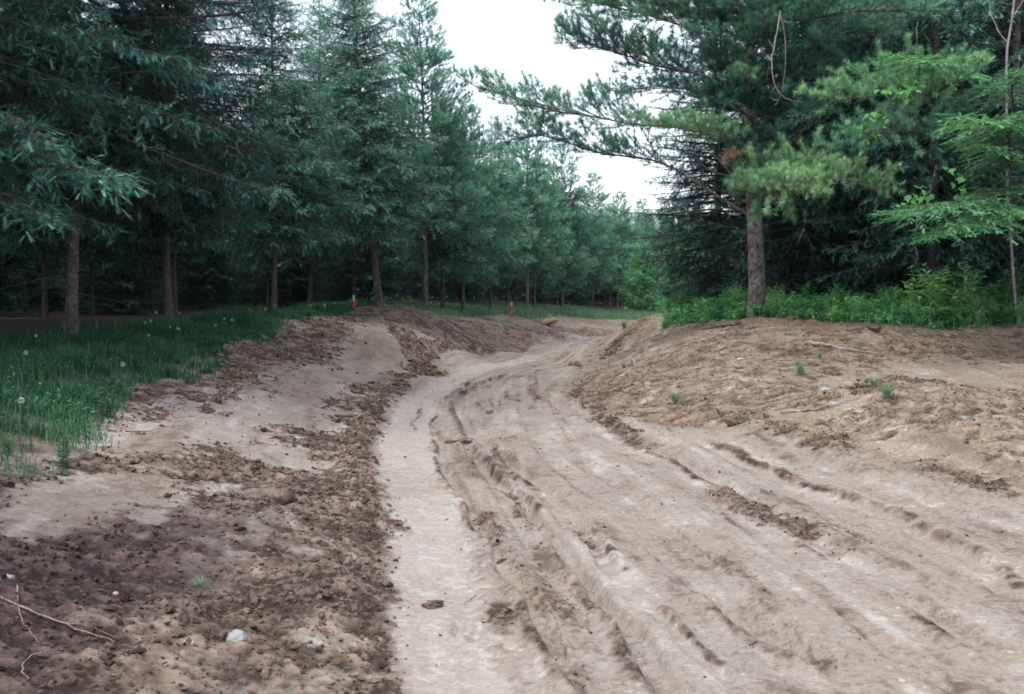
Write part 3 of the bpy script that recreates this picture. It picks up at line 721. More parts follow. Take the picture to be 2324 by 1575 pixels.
# ------------------------------------------------------------------ custom boughs
def curve(pts, K=9):
    p = np.array(chaikin(pts, 2)); s = np.r_[0, np.cumsum(np.linalg.norm(np.diff(p, axis=0), axis=1))]
    t = np.linspace(0, s[-1], K); return np.stack([np.interp(t, s, p[:, k]) for k in range(3)], -1)
def bough(name, parent, pts, kind, mat, r0, tone, seed, nsub=0, sub_len=.6, spread=.9, size=1.0, dens=1.0, t0=.25, blen=.38, bark=BARK, tpls=None, fol='needles', tmin=.3, lift=.15, flat=1.0):
    r = np.random.default_rng(seed); c = curve(pts, 12)
    wood = Acc(); V, q = tube1(c, r0*(1-.85*np.linspace(0, 1, 12)), 7); wood.add(V, q)
    B = [c]
    for i in range(nsub):
        t = tmin+(1-tmin)*(i+r.random())/nsub; p, T = samp(c[None], np.array([0]), np.array([t])); p = p[0]; T = T[0]
        H = norm(np.cross(T, [0, 0, 1.])); s = 1 if i % 2 else -1; a = r.uniform(.4, 1)*spread
        D = norm(T*math.cos(a)+H*s*math.sin(a)+np.array([0, 0, r.uniform(-.5, 1)*lift*2]))
        l = sub_len*r.uniform(.55, 1.15)*(1-.4*t)
        B.append(np.stack([p+D*l*u+np.array([0, 0, lift*.6*l*u*u]) for u in np.linspace(0, 1, 12)]))
    B = np.array(B)
    if len(B) > 1: V, q = tubes(B[1:], np.outer(np.ones(len(B)-1), r0*.28*(1-.8*np.linspace(0, 1, 12))), 5); wood.add(V, q)
    crown = Acc(); dress(crown, wood, B, kind, r, np.clip(tone+r.normal(0, .08, len(B)), 0, 1), flat=flat, t0=t0, size=size, dens=dens, blen=blen, tpls=tpls)
    w_ = wood.obj(name, bark, parent); f_ = crown.obj(fol, mat, w_, smooth=False); return w_
def twig(name, parent, pts, r0, mat, forks=(), sides=6, r1=.3, jitter=0.0, seed=0):
    A = Acc(); c = curve(pts, 16); rr = np.random.default_rng(seed); c[1:-1] += rr.normal(0, jitter, (14, 3))
    V, q = tube1(c, r0*np.linspace(1, r1, 16), sides); A.add(V, q)
    for f_ in forks:
        c2 = curve(f_, 10); c2[1:-1] += rr.normal(0, jitter*.7, (8, 3)); V, q = tube1(c2, r0*.55*np.linspace(1, .3, 10), 5); A.add(V, q)
    return A.obj(name, mat, parent)

# the big white pine on the right bank
HX, HD = atpx(1716, 21.6), 21.6
hz = base_h(np.array([HX]), np.array([HD]))[0]
hero = empty('white_pine_tree', (HX, HD, hz), 0, 'big pine with a bare scarred trunk standing on the right bank above the track', 'tree')
hero['category'] = 'tree'
H0 = np.array([HX, HD, hz])
hp = lambda px, py, d=20.5: pt(px, py, d+1.1)-H0
tr = [np.array([0, 0, -.2]), hp(1718, 640), hp(1714, 560), hp(1711, 480), hp(1708, 400), hp(1704, 250), hp(1702, 100), hp(1706, -60), hp(1708, -260), hp(1708, -430)]
tc_ = curve(tr, 40)
tz = np.linspace(0, 1, 40); trad = np.interp(tz, [0, .03, .1, .25, .5, 1], [.25, .195, .178, .16, .12, .02])
V, q = tubes(tc_[None], trad[None], 20)
cc = np.repeat(tc_, 20, 0); ang = np.tile(np.arange(20), 40); zz_ = cc[:, 2]
d = 1+.05*fbm(ang*.9, zz_*1.3, 3, 3)+.05*fbm(ang*2.3, zz_*6, 4, 2)
A = Acc(); A.add(cc+(V-cc)*d[:, None], q); A.obj('trunk', BARK, hero)
def hb(name, pl, kind='pine', mat=PINE, **k): return bough(name, hero, [hp(*p) for p in pl], kind, mat, k.pop('r0', .035), k.pop('tone', .5), k.pop('seed', 1), **k)
hb('limb', [(1706, 492), (1640, 455), (1560, 400), (1500, 365), (1420, 355), (1330, 345), (1240, 300), (1170, 315)], seed=11, nsub=42, sub_len=1.4, t0=.36, tmin=.36, size=1.2, r0=.036, dens=.8, tone=.52, lift=.3)
hb('limb', [(1706, 330), (1640, 300), (1540, 288), (1440, 285), (1340, 262), (1230, 250), (1150, 215), (1090, 200)], seed=12, nsub=46, sub_len=1.4, t0=.3, tmin=.34, size=1.2, r0=.036, dens=.8, tone=.55, lift=.3)
hb('limb', [(1704, 200, 20.5), (1600, 170, 21.0), (1480, 150, 21), (1380, 110, 21), (1310, 95, 21)], seed=13, nsub=46, sub_len=1.6, size=1.2, r0=.036, tone=.55, lift=.3)
hb('limb', [(1704, 120, 20.5), (1560, 60, 21.5), (1400, 15, 22), (1230, -15, 22)], seed=14, nsub=54, sub_len=1.7, size=1.2, r0=.036, tone=.58, lift=.3)
hb('limb', [(1704, 60, 20.5), (1600, 20, 19.5), (1470, 10, 19), (1350, -30, 18.5)], seed=15, nsub=44, sub_len=1.5, size=1.2, r0=.036, tone=.6, lift=.3)
hb('limb', [(1704, 260, 20.5), (1640, 235, 22), (1560, 200, 23.5), (1480, 195, 24.5), (1400, 210, 25)], seed=16, nsub=34, sub_len=1.2, size=1.15, r0=.04, tone=.3)
# the boughs that reach towards the track
hb('limb', [(1712, 372, 20.4), (1690, 345, 19.4), (1660, 318, 18.7), (1600, 300, 18.2), (1530, 290, 18.0), (1490, 285, 18)], mat=PINEB, seed=21, nsub=34, sub_len=.85, size=1.1, r0=.032, tone=.55, bark=DEADW, t0=.45, tmin=.42, tpls=PNH, dens=1.1)
hb('limb', [(1714, 455, 20.4), (1735, 440, 19.2), (1790, 405, 18), (1870, 395, 17), (1935, 410, 16.6), (1990, 420, 16.4)], mat=PINEB, seed=22, nsub=50, sub_len=1.0, size=1.1, r0=.035, tone=.6, t0=.22, tmin=.18, tpls=PNH, dens=1.1, lift=.25)
hb('limb', [(1714, 450, 20.4), (1722, 435, 18.6), (1750, 425, 17.3), (1790, 420, 16.5), (1850, 430, 16.2)], mat=PINEB, seed=23, nsub=40, sub_len=.8, size=1.1, r0=.03, tone=.6, t0=.3, tmin=.3, tpls=PNH, dens=1.1, lift=.25)
hb('limb', [(1714, 440, 20.4), (1705, 425, 19.2), (1690, 420, 18.2), (1680, 425, 17.6)], mat=PINEB, seed=24, nsub=12, sub_len=.5, size=1.0, r0=.028, tone=.5, t0=.4, tmin=.4, tpls=PNH)
hb('limb', [(1706, 210, 20.4), (1700, 190, 19.0), (1690, 170, 18.2), (1670, 165, 18.0)], mat=PINEB, seed=25, nsub=7, sub_len=.45, size=1.0, r0=.02, tone=.6, t0=.55, tmin=.5, tpls=PNH)
hb('dead_limb', [(1714, 385, 20.4), (1700, 365, 19.2), (1690, 350, 18.5), (1665, 350, 18.1)], mat=BROWNN, seed=26, nsub=12, sub_len=.55, size=.9, r0=.02, tone=.5, t0=.4, tmin=.4, tpls=PNH, fol='dead_needles', dens=.5, lift=-.2)
# right-hand and upper boughs
hb('limb', [(1710, 170, 20.5), (1800, 110, 20), (1900, 75, 19.5), (2020, 60, 19)], seed=31, nsub=40, sub_len=1.2, size=1.15, r0=.036, tone=.45)
hb('limb', [(1710, 100, 20.5), (1790, 60, 19), (1890, 30, 18), (2000, 20, 17.2), (2140, 25, 17)], seed=32, nsub=40, sub_len=1.2, size=1.1, r0=.036, tone=.5)
hb('limb', [(1706, 60, 20.5), (1760, 20, 19), (1800, 0, 18), (1860, -20, 17)], seed=33, nsub=34, sub_len=1.2, size=1.1, r0=.04, tone=.5)
hb('limb', [(1708, 250, 20.5), (1780, 180, 20.2), (1860, 150, 20), (1960, 150, 19.5)], seed=34, nsub=16, sub_len=.9, size=1.1, r0=.035, tone=.35)
for k, (a, b, c_, e) in enumerate([(-70, 150, 18.0, 60), (-30, 30, 17.6, -20), (40, 90, 17.4, 20), (60, -10, 17.8, -70), (-110, 60, 18.2, 0), (100, 170, 18.2, 90), (-60, 235, 18.4, 190), (90, 245, 18.3, 200), (10, 330, 18.4, 280), (0, -40, 18.0, -90)]):
    hb('limb', [(1706, b+40, 20.4), (1706+a*.5, b+10, 19.4), (1706+a, b-15, c_+.4), (1706+a*1.4, e+b*.2, c_)], seed=60+k, nsub=26, sub_len=.95, size=1.15, r0=.028, tone=.45 if b < 200 else .35, t0=.25, tmin=.2, tpls=PNH)
# bare limbs and dead twigs
def hd(pl, r0, forks=(), mat=TWIG, seed=0, name='dead_limb'): return twig(name, hero, [hp(*p) for p in pl], r0, mat, [[hp(*p) for p in f_] for f_ in forks], jitter=.012, seed=seed)
hd([(1714, 478), (1650, 470), (1560, 482), (1450, 490)], .02, [[(1650, 470), (1600, 490), (1550, 500)]], seed=1)
hd([(1712, 470), (1650, 440), (1590, 415), (1540, 395)], .02, [[(1650, 440), (1600, 400), (1580, 370)], [(1620, 430), (1570, 425), (1520, 420)]], seed=2)
hd([(1712, 455), (1660, 400), (1620, 350), (1590, 330)], .02, [[(1660, 400), (1610, 390), (1570, 350)], [(1640, 375), (1650, 340), (1640, 310)]], DEADW, seed=3)
hd([(1716, 400), (1760, 360), (1830, 290), (1900, 160), (1925, 110)], .03, [[(1850, 265), (1900, 230), (1960, 215)], [(1880, 200), (1890, 150), (1870, 90)]], seed=4, name='limb')
hd([(1716, 405), (1760, 350), (1800, 300), (1830, 295)], .014, [], DEADW, seed=5)
hd([(1718, 480), (1760, 460), (1780, 450)], .015, [], seed=6)
hd([(1770, 25, 16.0), (1765, 70, 16.0), (1752, 115, 16.0), (1750, 165, 16.0), (1765, 205, 16.0), (1775, 215, 16.0), (1758, 240, 16.0)], .016,
   [[(1770, 35, 16.0), (1782, 70, 16.0), (1784, 120, 16.0), (1778, 180, 16.0), (1775, 212, 16.0)], [(1773, 215, 16.0), (1790, 228, 16.0), (1822, 233, 16.0)], [(1765, 228, 16.0), (1755, 225, 16.0), (1748, 222, 16.0)], [(1778, 48, 16.0), (1790, 52, 16.0), (1797, 48, 16.0)], [(1755, 110, 16.0), (1748, 100, 16.0), (1745, 90, 16.0)]], DEADW, seed=7, name='broken_branch')
rr = random.Random(5)
for k in range(26):
    y0 = rr.uniform(150, 480); a = rr.choice([-1, 1]); l = rr.uniform(40, 150)
    d0 = rr.uniform(-.8, .8)
    hd([(1708, y0), (1708+a*l*.5, y0-rr.uniform(-12, 22), 20.5+d0*.5), (1708+a*l, y0-rr.uniform(-30, 40), 20.5+d0)], .009,
       [[(1708+a*l*.5, y0, 20.5+d0*.5), (1708+a*l*.8, y0+rr.uniform(-30, 30), 20.5+d0)]], seed=20+k, name='dead_twig')
# hidden-behind upper crown so the tree is whole
up = make_tree('upper_crown', 'pine', 6.5, 3.0, .3, 77, PINE, BARK, .9, .1, 1.25, dead=False, shape=.5)
kids = KIDS[up.name]
for ch in kids:
    if ch.name.startswith('trunk'):
        bpy.data.objects.remove(ch)
    else:
        ch.parent = hero; ch.location = tuple(hp(1706, -60, 20.6))
        ch.name = 'upper_branches' if ch.name.startswith('branches') else 'upper_crown'
bpy.data.objects.remove(up)

# near boughs of the right-hand firs: bright fans in front of the dark wood
def fir_near(px, d, label, boughs, height=9.5, tr_r=.12, mat=FIRM, kind='fir', pine=()):
    X = atpx(px, d); z = base_h(np.array([X]), np.array([d]))[0]; o = empty('fir_tree', (X, d, z), 0, label, 'tree'); O = np.array([X, d, z])
    c = np.array([[.02*math.sin(k), .02*math.cos(k), -.2+height*k/12] for k in range(13)])
    V, q = tube1(c, tr_r*np.linspace(1.1, .12, 13), 10); A = Acc(); A.add(V, q); A.obj('trunk', BARK2, o)
    r = random.Random(int(px))
    for k, b in enumerate(boughs):
        pts_, kd, mt, sz, ns, sl_ = b
        P0 = [pt(*p)-O for p in pts_]
        root_z = P0[0][2]+.15
        P0 = [np.array([0, 0, max(.5, root_z)])]+P0
        bough('bough', o, P0, 'pine' if kd == 'pine' else 'spruce', mt, .025, .62, 100+k+int(px), nsub=ns if kd == 'pine' else int(ns*1.3), sub_len=sl_, size=sz*(1 if kd == 'pine' else .66), t0=.3, tmin=.25, dens=1.0 if kd == 'pine' else 1.7, flat=.35, bark=TWIG, tpls=PNH if kd == 'pine' else SPN, lift=.05 if kd != 'pine' else .2)
    # its own darker crown behind the bright fans
    wood = Acc(); crown = Acc(); rg = np.random.default_rng(int(px)); zs = np.arange(.9, height-.3, .3); B = []
    for zz in zs:
        for k in range(6):
            a = rg.uniform(0, 6.28); L = (2.1*(1-zz/height)**.6+.2)*rg.uniform(.6, 1.1)
            B.append([np.array([math.cos(a)*L*u, math.sin(a)*L*u, zz+L*(.1*u-.2*u*u)]) for u in np.linspace(0, 1, 9)])
    B = np.array(B); V, q = tubes(B, .018*np.ones((len(B), 1))*(1-.8*np.linspace(0, 1, 9))[None], 4); wood.add(V, q)
    dress(crown, wood, B, 'spruce', rg, np.clip(.3+rg.normal(0, .1, len(B)), 0, 1), dens=.8, size=1.3)
    wood.obj('branches', TWIG, o); crown.obj('crown', SPRUCE, o, smooth=False)
    return o
F_, P_ = 'fir', 'pine'
fir_near(2110, 21.2, 'fir with a bright long-needled bough and hanging dead twigs over the right bank weeds', [
  ([(2120, 215, 18.5), (2040, 205, 17.5), (1960, 210, 17), (1890, 235, 16.8), (1850, 215, 16.6)], P_, PINEB, 1.1, 22, .75),
  ([(2120, 210, 18.5), (2160, 190, 17.5), (2200, 170, 17), (2235, 150, 16.8)], P_, PINEB, 1.1, 12, .6),
  ([(2100, 300, 18.5), (2020, 290, 17.5), (1940, 320, 17), (1880, 335, 16.8)], P_, PINE, 1.1, 14, .6),
  ([(2150, 150, 18.5), (2080, 140, 17), (2010, 125, 16.5)], F_, FIRM, 1.3, 10, .5)])
fir_near(2290, 20.6, 'fir with flat bright green fans at the right edge of the picture', [
  ([(2270, 280, 17), (2240, 285, 16), (2190, 265, 15.4), (2160, 270, 15.2)], F_, FIRM, 1.3, 16, .55),
  ([(2280, 300, 17), (2300, 275, 16), (2350, 265, 15.4)], F_, FIRM, 1.3, 14, .6),
  ([(2280, 420, 17), (2200, 470, 16), (2120, 465, 15.2), (2010, 485, 14.8)], F_, FIRM, 1.35, 26, .7),
  ([(2270, 470, 17), (2230, 505, 16), (2150, 520, 15.2), (2100, 540, 15)], F_, FIRM, 1.3, 18, .55),
  ([(2290, 470, 17), (2310, 485, 16), (2350, 480, 15.4)], F_, FIRM, 1.3, 14, .55),
  ([(2290, 190, 17), (2320, 160, 16), (2360, 150, 15.4)], F_, FIRM, 1.3, 12, .5),
  ([(2285, 360, 17), (2260, 340, 16), (2220, 330, 15.6)], F_, FIRM, 1.2, 12, .45)])

# big near boughs of the nearest spruce on the left
def near_left():
    X, d = -7.1, 11.5; z = base_h(np.array([X]), np.array([d]))[0]
    o = empty('spruce_tree', (X, d, z), 0, 'spruce past the left edge of the picture whose big dark boughs hang over the grass', 'tree'); O = np.array([X, d, z])
    c = np.array([[.02*math.sin(k), .02*math.cos(k), -.2+13*k/12] for k in range(13)]); V, q = tube1(c, .17*np.linspace(1.1, .1, 13), 10)
    A = Acc(); A.add(V, q); A.obj('trunk', BARK2, o)
    rg = np.random.default_rng(3); wood = Acc(); crown = Acc(); B = []
    for zz in np.arange(2.1, 12, .3):
        for k in range(7):
            a = k*.9+rg.uniform(0, .9)+zz; L = (2.9*(1-zz/13)**.5+.2)*rg.uniform(.65, 1.1)
            B.append([np.array([math.cos(a)*L*u, math.sin(a)*L*u, zz+L*(.05*u-.38*u*u+.14*u**3)]) for u in np.linspace(0, 1, 9)])
    B = np.array(B); V, q = tubes(B, .02*np.ones((len(B), 1))*(1-.8*np.linspace(0, 1, 9))[None], 4); wood.add(V, q)
    dress(crown, wood, B, 'spruce', rg, np.clip(.14+rg.normal(0, .12, len(B)), 0, 1), dens=1.2, size=.95, tpls=SPN)  # crown tone lowered: left-edge dimness painted into the colour
    wood.obj('branches', TWIG, o); crown.obj('crown', SPRUCE, o, smooth=False)
    for k, (pl, sl_) in enumerate([([(40, 330, 11), (130, 370, 10.6), (220, 395, 10.2), (285, 415, 10)], .6), ([(-20, 250, 11), (60, 275, 10.4), (120, 330, 10)], .5),
                                   ([(-20, 420, 11), (60, 470, 10.5), (120, 500, 10.2)], .5), ([(200, 210, 12), (320, 240, 12), (400, 265, 12), (470, 290, 12)], .6),
                                   ([(220, 80, 12), (340, 120, 12), (440, 150, 12.3), (520, 190, 12.5)], .65)]):
        bough('bough', o, [np.array([0, 0, pt(*pl[0])[2]+.3-z])]+[pt(*p)-O for p in pl], 'spruce', SPRUCE, .018, .30, 300+k, nsub=26, sub_len=sl_, size=.95, t0=.12, tmin=.12, bark=TWIG, tpls=SPN, lift=-.05)  # low bough tone paints in the same left-edge dimness
near_left()
print('trees done')

# ------------------------------------------------------------------ grass, weeds and ground cover
def blades(name, X, Y, hgt, wid, mat, seed, tone=.5, lean=.5):
    r = np.random.default_rng(seed); n = len(X); Z = gza(X, Y)-.01
    a = r.uniform(0, 2*math.pi, n); D = np.stack([np.cos(a), np.sin(a), 0*a], -1); Sd = np.stack([-np.sin(a), np.cos(a), 0*a], -1)
    b = np.stack([X, Y, Z], -1); h = np.asarray(hgt)[:, None]; l = r.uniform(.1, 1, n)[:, None]*lean; wd = np.asarray(wid)[:, None] if np.ndim(wid) else wid
    up_ = np.array([0, 0, 1.])
    m_ = b+up_*h*.55+D*h*l*.25; t_ = b+up_*h*(1-.35*l)+D*h*l*.9
    V = np.stack([b-Sd*wd/2, b+Sd*wd/2, m_-Sd*wd*.42, m_+Sd*wd*.42, t_], 1).reshape(-1, 3)
    k = np.arange(n)[:, None]*5; Fc = np.concatenate([k+[[0, 1, 3]], k+[[0, 3, 2]], k+[[2, 3, 4]]])
    A = Acc(); A.add(V, Fc, np.repeat(np.clip(tone+r.normal(0, .2, n), 0, 1), 5)); return A.obj(name, mat)
def scatter(n, x0, x1, y0, y1, prob, seed):
    r = np.random.default_rng(seed); X = r.uniform(x0, x1, n); Y = r.uniform(y0, y1, n); p = prob(X, Y); m = r.random(n) < p; return X[m], Y[m]
def pL(X, Y):
    d = sdist(X, Y, GRASS_L)*1.0+fbm(X*1.1, Y*1.1, 5, 3)*.4+fbm(X*5, Y*5, 9, 2)*.15
    return sm(-.1, .35, d)*sm(2.5+2.2*sm(21, 13, Y), .7, d)*(.10+.88*sm(-.2, .3, fbm(X*2.2, Y*2.2, 33, 3)))*(np.abs(X) < .53*Y+1)
X, Y = scatter(760000, -9.5, -2.5, 4.5, 31, pL, 1)
hh = (.05+.17*np.random.default_rng(2).random(len(X))**1.5)*(1+.5*fbm(X*.8, Y*.8, 3, 2))*np.clip(.8+sdist(X, Y, GRASS_L)*.4, .7, 1.5)
tag(blades('grass', X, Y, hh, .0045+.006*(Y/20), GRASSM, 3, .42+.25*fbm(X*1.2, Y*1.2, 44, 3).repeat(1)+.12*sm(1.2, .1, sdist(X, Y, GRASS_L)), .9), 'dark bluish green grass strip between the left dirt bank and the wood', 'grass', kind='stuff')
print('grass', len(X))
def pF(X, Y):
    d = sdist(X, Y, GRASS_L)+fbm(X*1.1, Y*1.1, 5, 3)*.3
    return sm(-.1, .3, d)*sm(11, 4, d)*(Y > 30)
X, Y = scatter(150000, -5, 24, 30, 60, pF, 4)
hh = (.14+.26*np.random.default_rng(2).random(len(X)))*np.where(X > 3, 1.15, .75)
tag(blades('grass', X, Y, hh, .024, GRASSD, 5, .5), 'pale far grass fringe beyond the bend in front of the pines', 'grass', kind='stuff')
LEAF = (np.array([[0, 0, 0], [-.27, .42, .10], [0, 1, -.06], [.27, .42, .10], [0, .5, 0]]), np.array([[0, 4, 1], [1, 4, 2], [0, 3, 4], [4, 3, 2]]))
LEAFN = (np.array([[0, 0, 0], [-.11, .42, .05], [0, 1, -.12], [.11, .42, .05], [0, .5, 0]]), LEAF[1])
ml = []; 
for k, (a, rr_) in enumerate([(0, .12), (20, .45), (38, .72), (58, .42), (70, .60), (90, .5), (95, 1.0), (0, 0)][:0]): pass
out = [(0, 0), (.12, .05), (.45, .12), (.30, .30), (.55, .52), (.28, .52), (.22, .62), (.0, 1.0), (-.22, .62), (-.28, .52), (-.55, .52), (-.30, .30), (-.45, .12), (-.12, .05)]
MV = np.array([[x, y, .12*abs(x)] for x, y in out]+[[0, .38, 0]]); MF = np.array([[i, (i+1) % 14, 14] for i in range(14)]); MLEAF = (MV, MF)
def pR(X, Y):
    d = sdist(X, Y, GRASS_R)+fbm(X*1.1, Y*1.1, 5, 3)*.25
    return sm(-.05, .25, d)*sm(3.4, 1.6, d)*(.4+.6*sm(-.2, .25, fbm(X*1.5, Y*1.5, 63, 3)))
# low leafy ground cover on the right bank: nobody could count it
X, Y = scatter(60000, 3.2, 15, 17, 31, pR, 6); r = np.random.default_rng(6); n = len(X)
base = np.stack([X, Y, gza(X, Y)+r.uniform(.02, .30, n)*np.clip(sdist(X, Y, GRASS_R)*.8+.35, .2, 1.1)], -1)
A = Acc(); place(A, [LEAF, LEAFN, LEAF], base, np.stack([r.normal(0, 1, n), r.normal(0, 1, n), r.uniform(-.3, .7, n)], -1), r.uniform(.08, .17, n), np.clip(.42+r.normal(0, .25, n)+.3*fbm(X*1.2, Y*1.2, 46, 2), 0, 1), r.uniform(-.6, .6, n))
tag(A.obj('ground_cover', WEED, smooth=False), 'low mixed leafy ground cover along the top of the right bank', 'ground cover', kind='stuff')
X, Y = scatter(9000, 3.2, 15, 17, 31, pR, 7)
tag(blades('grass', X, Y, .18+.3*np.random.default_rng(1).random(len(X)), .012, WEED, 8, .5), 'long green grass mixed into the weeds on the right bank', 'grass', kind='stuff')
X, Y = scatter(260000, -9.5, -2.5, 4.5, 30, lambda X, Y: np.clip(pL(X, Y)*1.2, 0, 1)*(.25+.75*sm(-.1, .3, fbm(X*1.6, Y*1.6, 91, 2))), 16); n = len(X); r = np.random.default_rng(16)
base = np.stack([X, Y, gza(X, Y)+r.uniform(.02, .14, n)], -1)
A = Acc(); place(A, [LEAF, LEAFN], base, np.stack([r.normal(0, 1, n), r.normal(0, 1, n), r.uniform(0, .8, n)], -1), r.uniform(.025, .06, n), np.clip(.5+r.normal(0, .3, n)+.3*fbm(X*1.5, Y*1.5, 45, 2), 0, 1))
tag(A.obj('ground_cover', GRASSM, smooth=False), 'low clover-like leaves in the left grass strip', 'ground cover', kind='stuff')

def weed_proto(name, seed, stems, h, leaf, ls, pairs, spread=.25, mat=WEED):
    r = np.random.default_rng(seed); root = empty(name); P_ = []
    for s in range(stems):
        a = r.uniform(0, 6.28); l = r.uniform(.1, spread); hh = h*r.uniform(.6, 1.05); x0 = r.normal(0, .05, 2)
        P_.append([[x0[0]+math.cos(a)*l*u*u, x0[1]+math.sin(a)*l*u*u, -.03+hh*u] for u in np.linspace(0, 1, 8)])
    P_ = np.array(P_); V, q = tubes(P_, np.outer(np.ones(stems), .005*(1-.6*np.linspace(0, 1, 8))), 4); A = Acc(); A.add(V, q, .6); A.obj('stem', mat, root)
    i, j, c = repeat(np.full(stems, pairs*2)); n = len(i); t = .12+.88*(j//2+.5)/pairs; p, T = samp(P_, i, np.minimum(t, .99))
    a = (j//2)*1.7+(j % 2)*math.pi+r.uniform(-.4, .4, n); D = np.stack([np.cos(a), np.sin(a), r.uniform(-.1, .7, n)], -1)
    A = Acc(); place(A, leaf, p, D, ls*r.uniform(.6, 1.1, n)*np.where(t > .85, .6, 1), np.clip(.45+.3*t+r.normal(0, .12, n), 0, 1)); A.obj('leaves', mat, root, smooth=False)
    reg(root); return root
def grass_clump(name, seed, n, h, mat=WEED, wd=.012):
    r = np.random.default_rng(seed); a = r.uniform(0, 6.28, n); l = r.uniform(.15, .7, n)*h; hh = h*r.uniform(.5, 1.1, n); t = np.linspace(0, 1, 6)
    A = Acc()
    for k in range(n):
        D = np.array([math.cos(a[k]), math.sin(a[k]), 0]); Sd = np.array([-D[1], D[0], 0])
        c = D[None]*(.03+l[k]*t**2.2)[:, None]+np.array([0, 0, 1.])*(hh[k]*(t-.42*t**3*(l[k]/h)*2))[:, None]-np.array([0, 0, .02])
        wv = wd*(1-t*.92)[:, None]/2; V = np.stack([c-Sd*wv, c+Sd*wv], 1).reshape(-1, 3); f = []
        for u in range(5): f += [(2*u, 2*u+1, 2*u+3), (2*u, 2*u+3, 2*u+2)]
        A.add(V, np.array(f), np.clip(.55+r.normal(0, .15), 0, 1))
    o = A.obj(name, mat); return o
wA = weed_proto('leafy_weed', 1, 7, .62, [LEAF], .15, 7); wB = weed_proto('leafy_weed', 2, 9, .75, [LEAFN], .18, 12)
wC = weed_proto('leafy_weed', 3, 6, .50, [MLEAF], .19, 5, .35, MAPLE); wD = weed_proto('leafy_weed', 4, 10, .4, [LEAF], .11, 6, .3)
gc = grass_clump('grass_clump', 5, 130, .75, GRASSD, wd=.018)
wE = weed_proto('small_weed', 7, 7, .6, [LEAF], .16, 6, .3, GRASSM); wF = weed_proto('small_weed', 8, 9, .7, [LEAFN], .22, 8, .3, GRASSM)
pool = [wA, wB, wC, wD]
R1 = random.Random(3); n = 0; spots = []
for i in range(4000):
    X = R1.uniform(3.4, 12.6); Y = R1.uniform(17, 30)
    d = float(sdist(np.array([X]), np.array([Y]), GRASS_R)[0])
    if d < .0 or d > 1.9 or X > .55*Y or not free(X, Y, spots, .22) or (X-HX)**2+(Y-HD)**2 < .12: continue
    spots.append((X, Y)); n += 1
    if n > 230: break
    pr = R1.choices(pool, [3, 3, 2, 3])[0]; sc = R1.uniform(.6, 1.35)*(1.2 if X > 8 else .8)*(.6+.4*min(1, d))
    put(pr, X, Y, R1.uniform(0, 6.28), sc, 'leafy green weed in the thick fringe of weeds along the right bank', 'weed', 'leafy weeds along the right bank')
for k, (px, py, z, sc, lab) in enumerate([(2215, 728, 1.15, 1.25, 'tall arching grass clump at the edge of the right bank, right of the orange ribbon'), (1985, 722, 1.2, .6, 'short grass clump at the bank edge below the dark firs'),
        (1690, 716, 1.26, .55, 'small grass clump at the foot of the big right pine'), (2310, 735, 1.12, .9, 'grass clump at the right edge of the picture on the bank'), (1880, 722, 1.23, .55, 'small grass clump beside the orange ribbon'),
        (1532, 918, .35, .40, 'green grass tuft alone low on the right dirt slope'), (1815, 852, .58, .42, 'grass tuft in the middle of the right dirt slope'), (2012, 905, .5, .38, 'right grass tuft of the two beside the pale lump on the slope'),
        (1982, 882, .55, .30, 'small yellow-green tuft just above the pale lump on the right slope'), (1860, 818, .72, .22, 'tiny tuft high on the right dirt slope'), (1415, 838, .35, .25, 'tiny tuft on the steep side of the right bank near the bend'),
        (1680, 960, .2, .2, 'tiny tuft at the foot of the right slope'), (1415, 745, .5, .5, 'grass tuft on the crest where the track vanishes'), (455, 1325, .22, .12, 'tiny sprout of green in the brown crumbly soil on the left'), (2150, 780, .82, .15, 'tiny sprout high on the right side of the bank'), (680, 1290, .14, .06, 'single bright green sprout in the crumbly soil beside the track')]):
    p = gs(px, py, z); o = gc if k == 0 else gc.copy()
    if k: COL.objects.link(o)
    o.location = (p[0], p[1], gz(p[0], p[1])); o.rotation_euler = (0, 0, k*1.3); o.scale = (sc*1.4, sc*1.4, sc); tag(o, lab, 'grass clump')
sp2 = []
for i in range(6000):
    X = R1.uniform(-8.5, -2.9); Y = R1.uniform(5.2, 27)
    d = float(sdist(np.array([X]), np.array([Y]), GRASS_L)[0])
    if d < -.1 or d > 1.6 or X < -.54*Y or not free(X, Y, sp2, .30): continue
    sp2.append((X, Y))
    if len(sp2) > 110: break
    pr = R1.choice([wE, wF]); put(pr, X, Y, R1.uniform(0, 6.28), R1.uniform(.18, .36), 'small leafy weed growing in the grass strip along the left bank', 'weed', 'small weeds in the left grass strip')
# dandelion clocks in the left grass
def dandelion():
    r = np.random.default_rng(5); root = empty('dandelion'); c = np.array([[.02*u*u, 0, -.02+.34*u] for u in np.linspace(0, 1, 6)]); V, q = tube1(c, .0035*np.ones(6), 5)
    A = Acc(); A.add(V, q, .7); A.obj('stem', GRASSM, root)
    n = 150; D = norm(r.normal(0, 1, (n, 3))); A = Acc(); place(A, [tri_template([((0, 0, 0), (0, 1, 0), 1, .25), ((0, .9, 0), (.6, .4, 0), .3, .25), ((0, .9, 0), (-.6, .4, .2), .3, .25)])], np.tile(c[-1], (n, 1)), D, .026, .5)
    A.obj('seed_head', SEED, root, smooth=False); reg(root); return root
SEED = plain('seed_fluff', (.62, .60, .60), .9, .1)
dd = dandelion()
DP = [(58, 832, .8, .9, 'white dandelion clock at the left edge of the picture'), (278, 862, .75, 1.0, 'bright dandelion clock in the middle of the left grass strip'), (45, 968, .68, .9, 'dandelion clock lowest in the left grass'),
      (85, 780, .9, .8, 'dandelion clock in front of the dark trees at far left'), (338, 775, .92, .8, 'dandelion clock just right of the nearest trunk'), (405, 758, .95, .9, 'dandelion clock in the shaded grass between the two left trunks')]
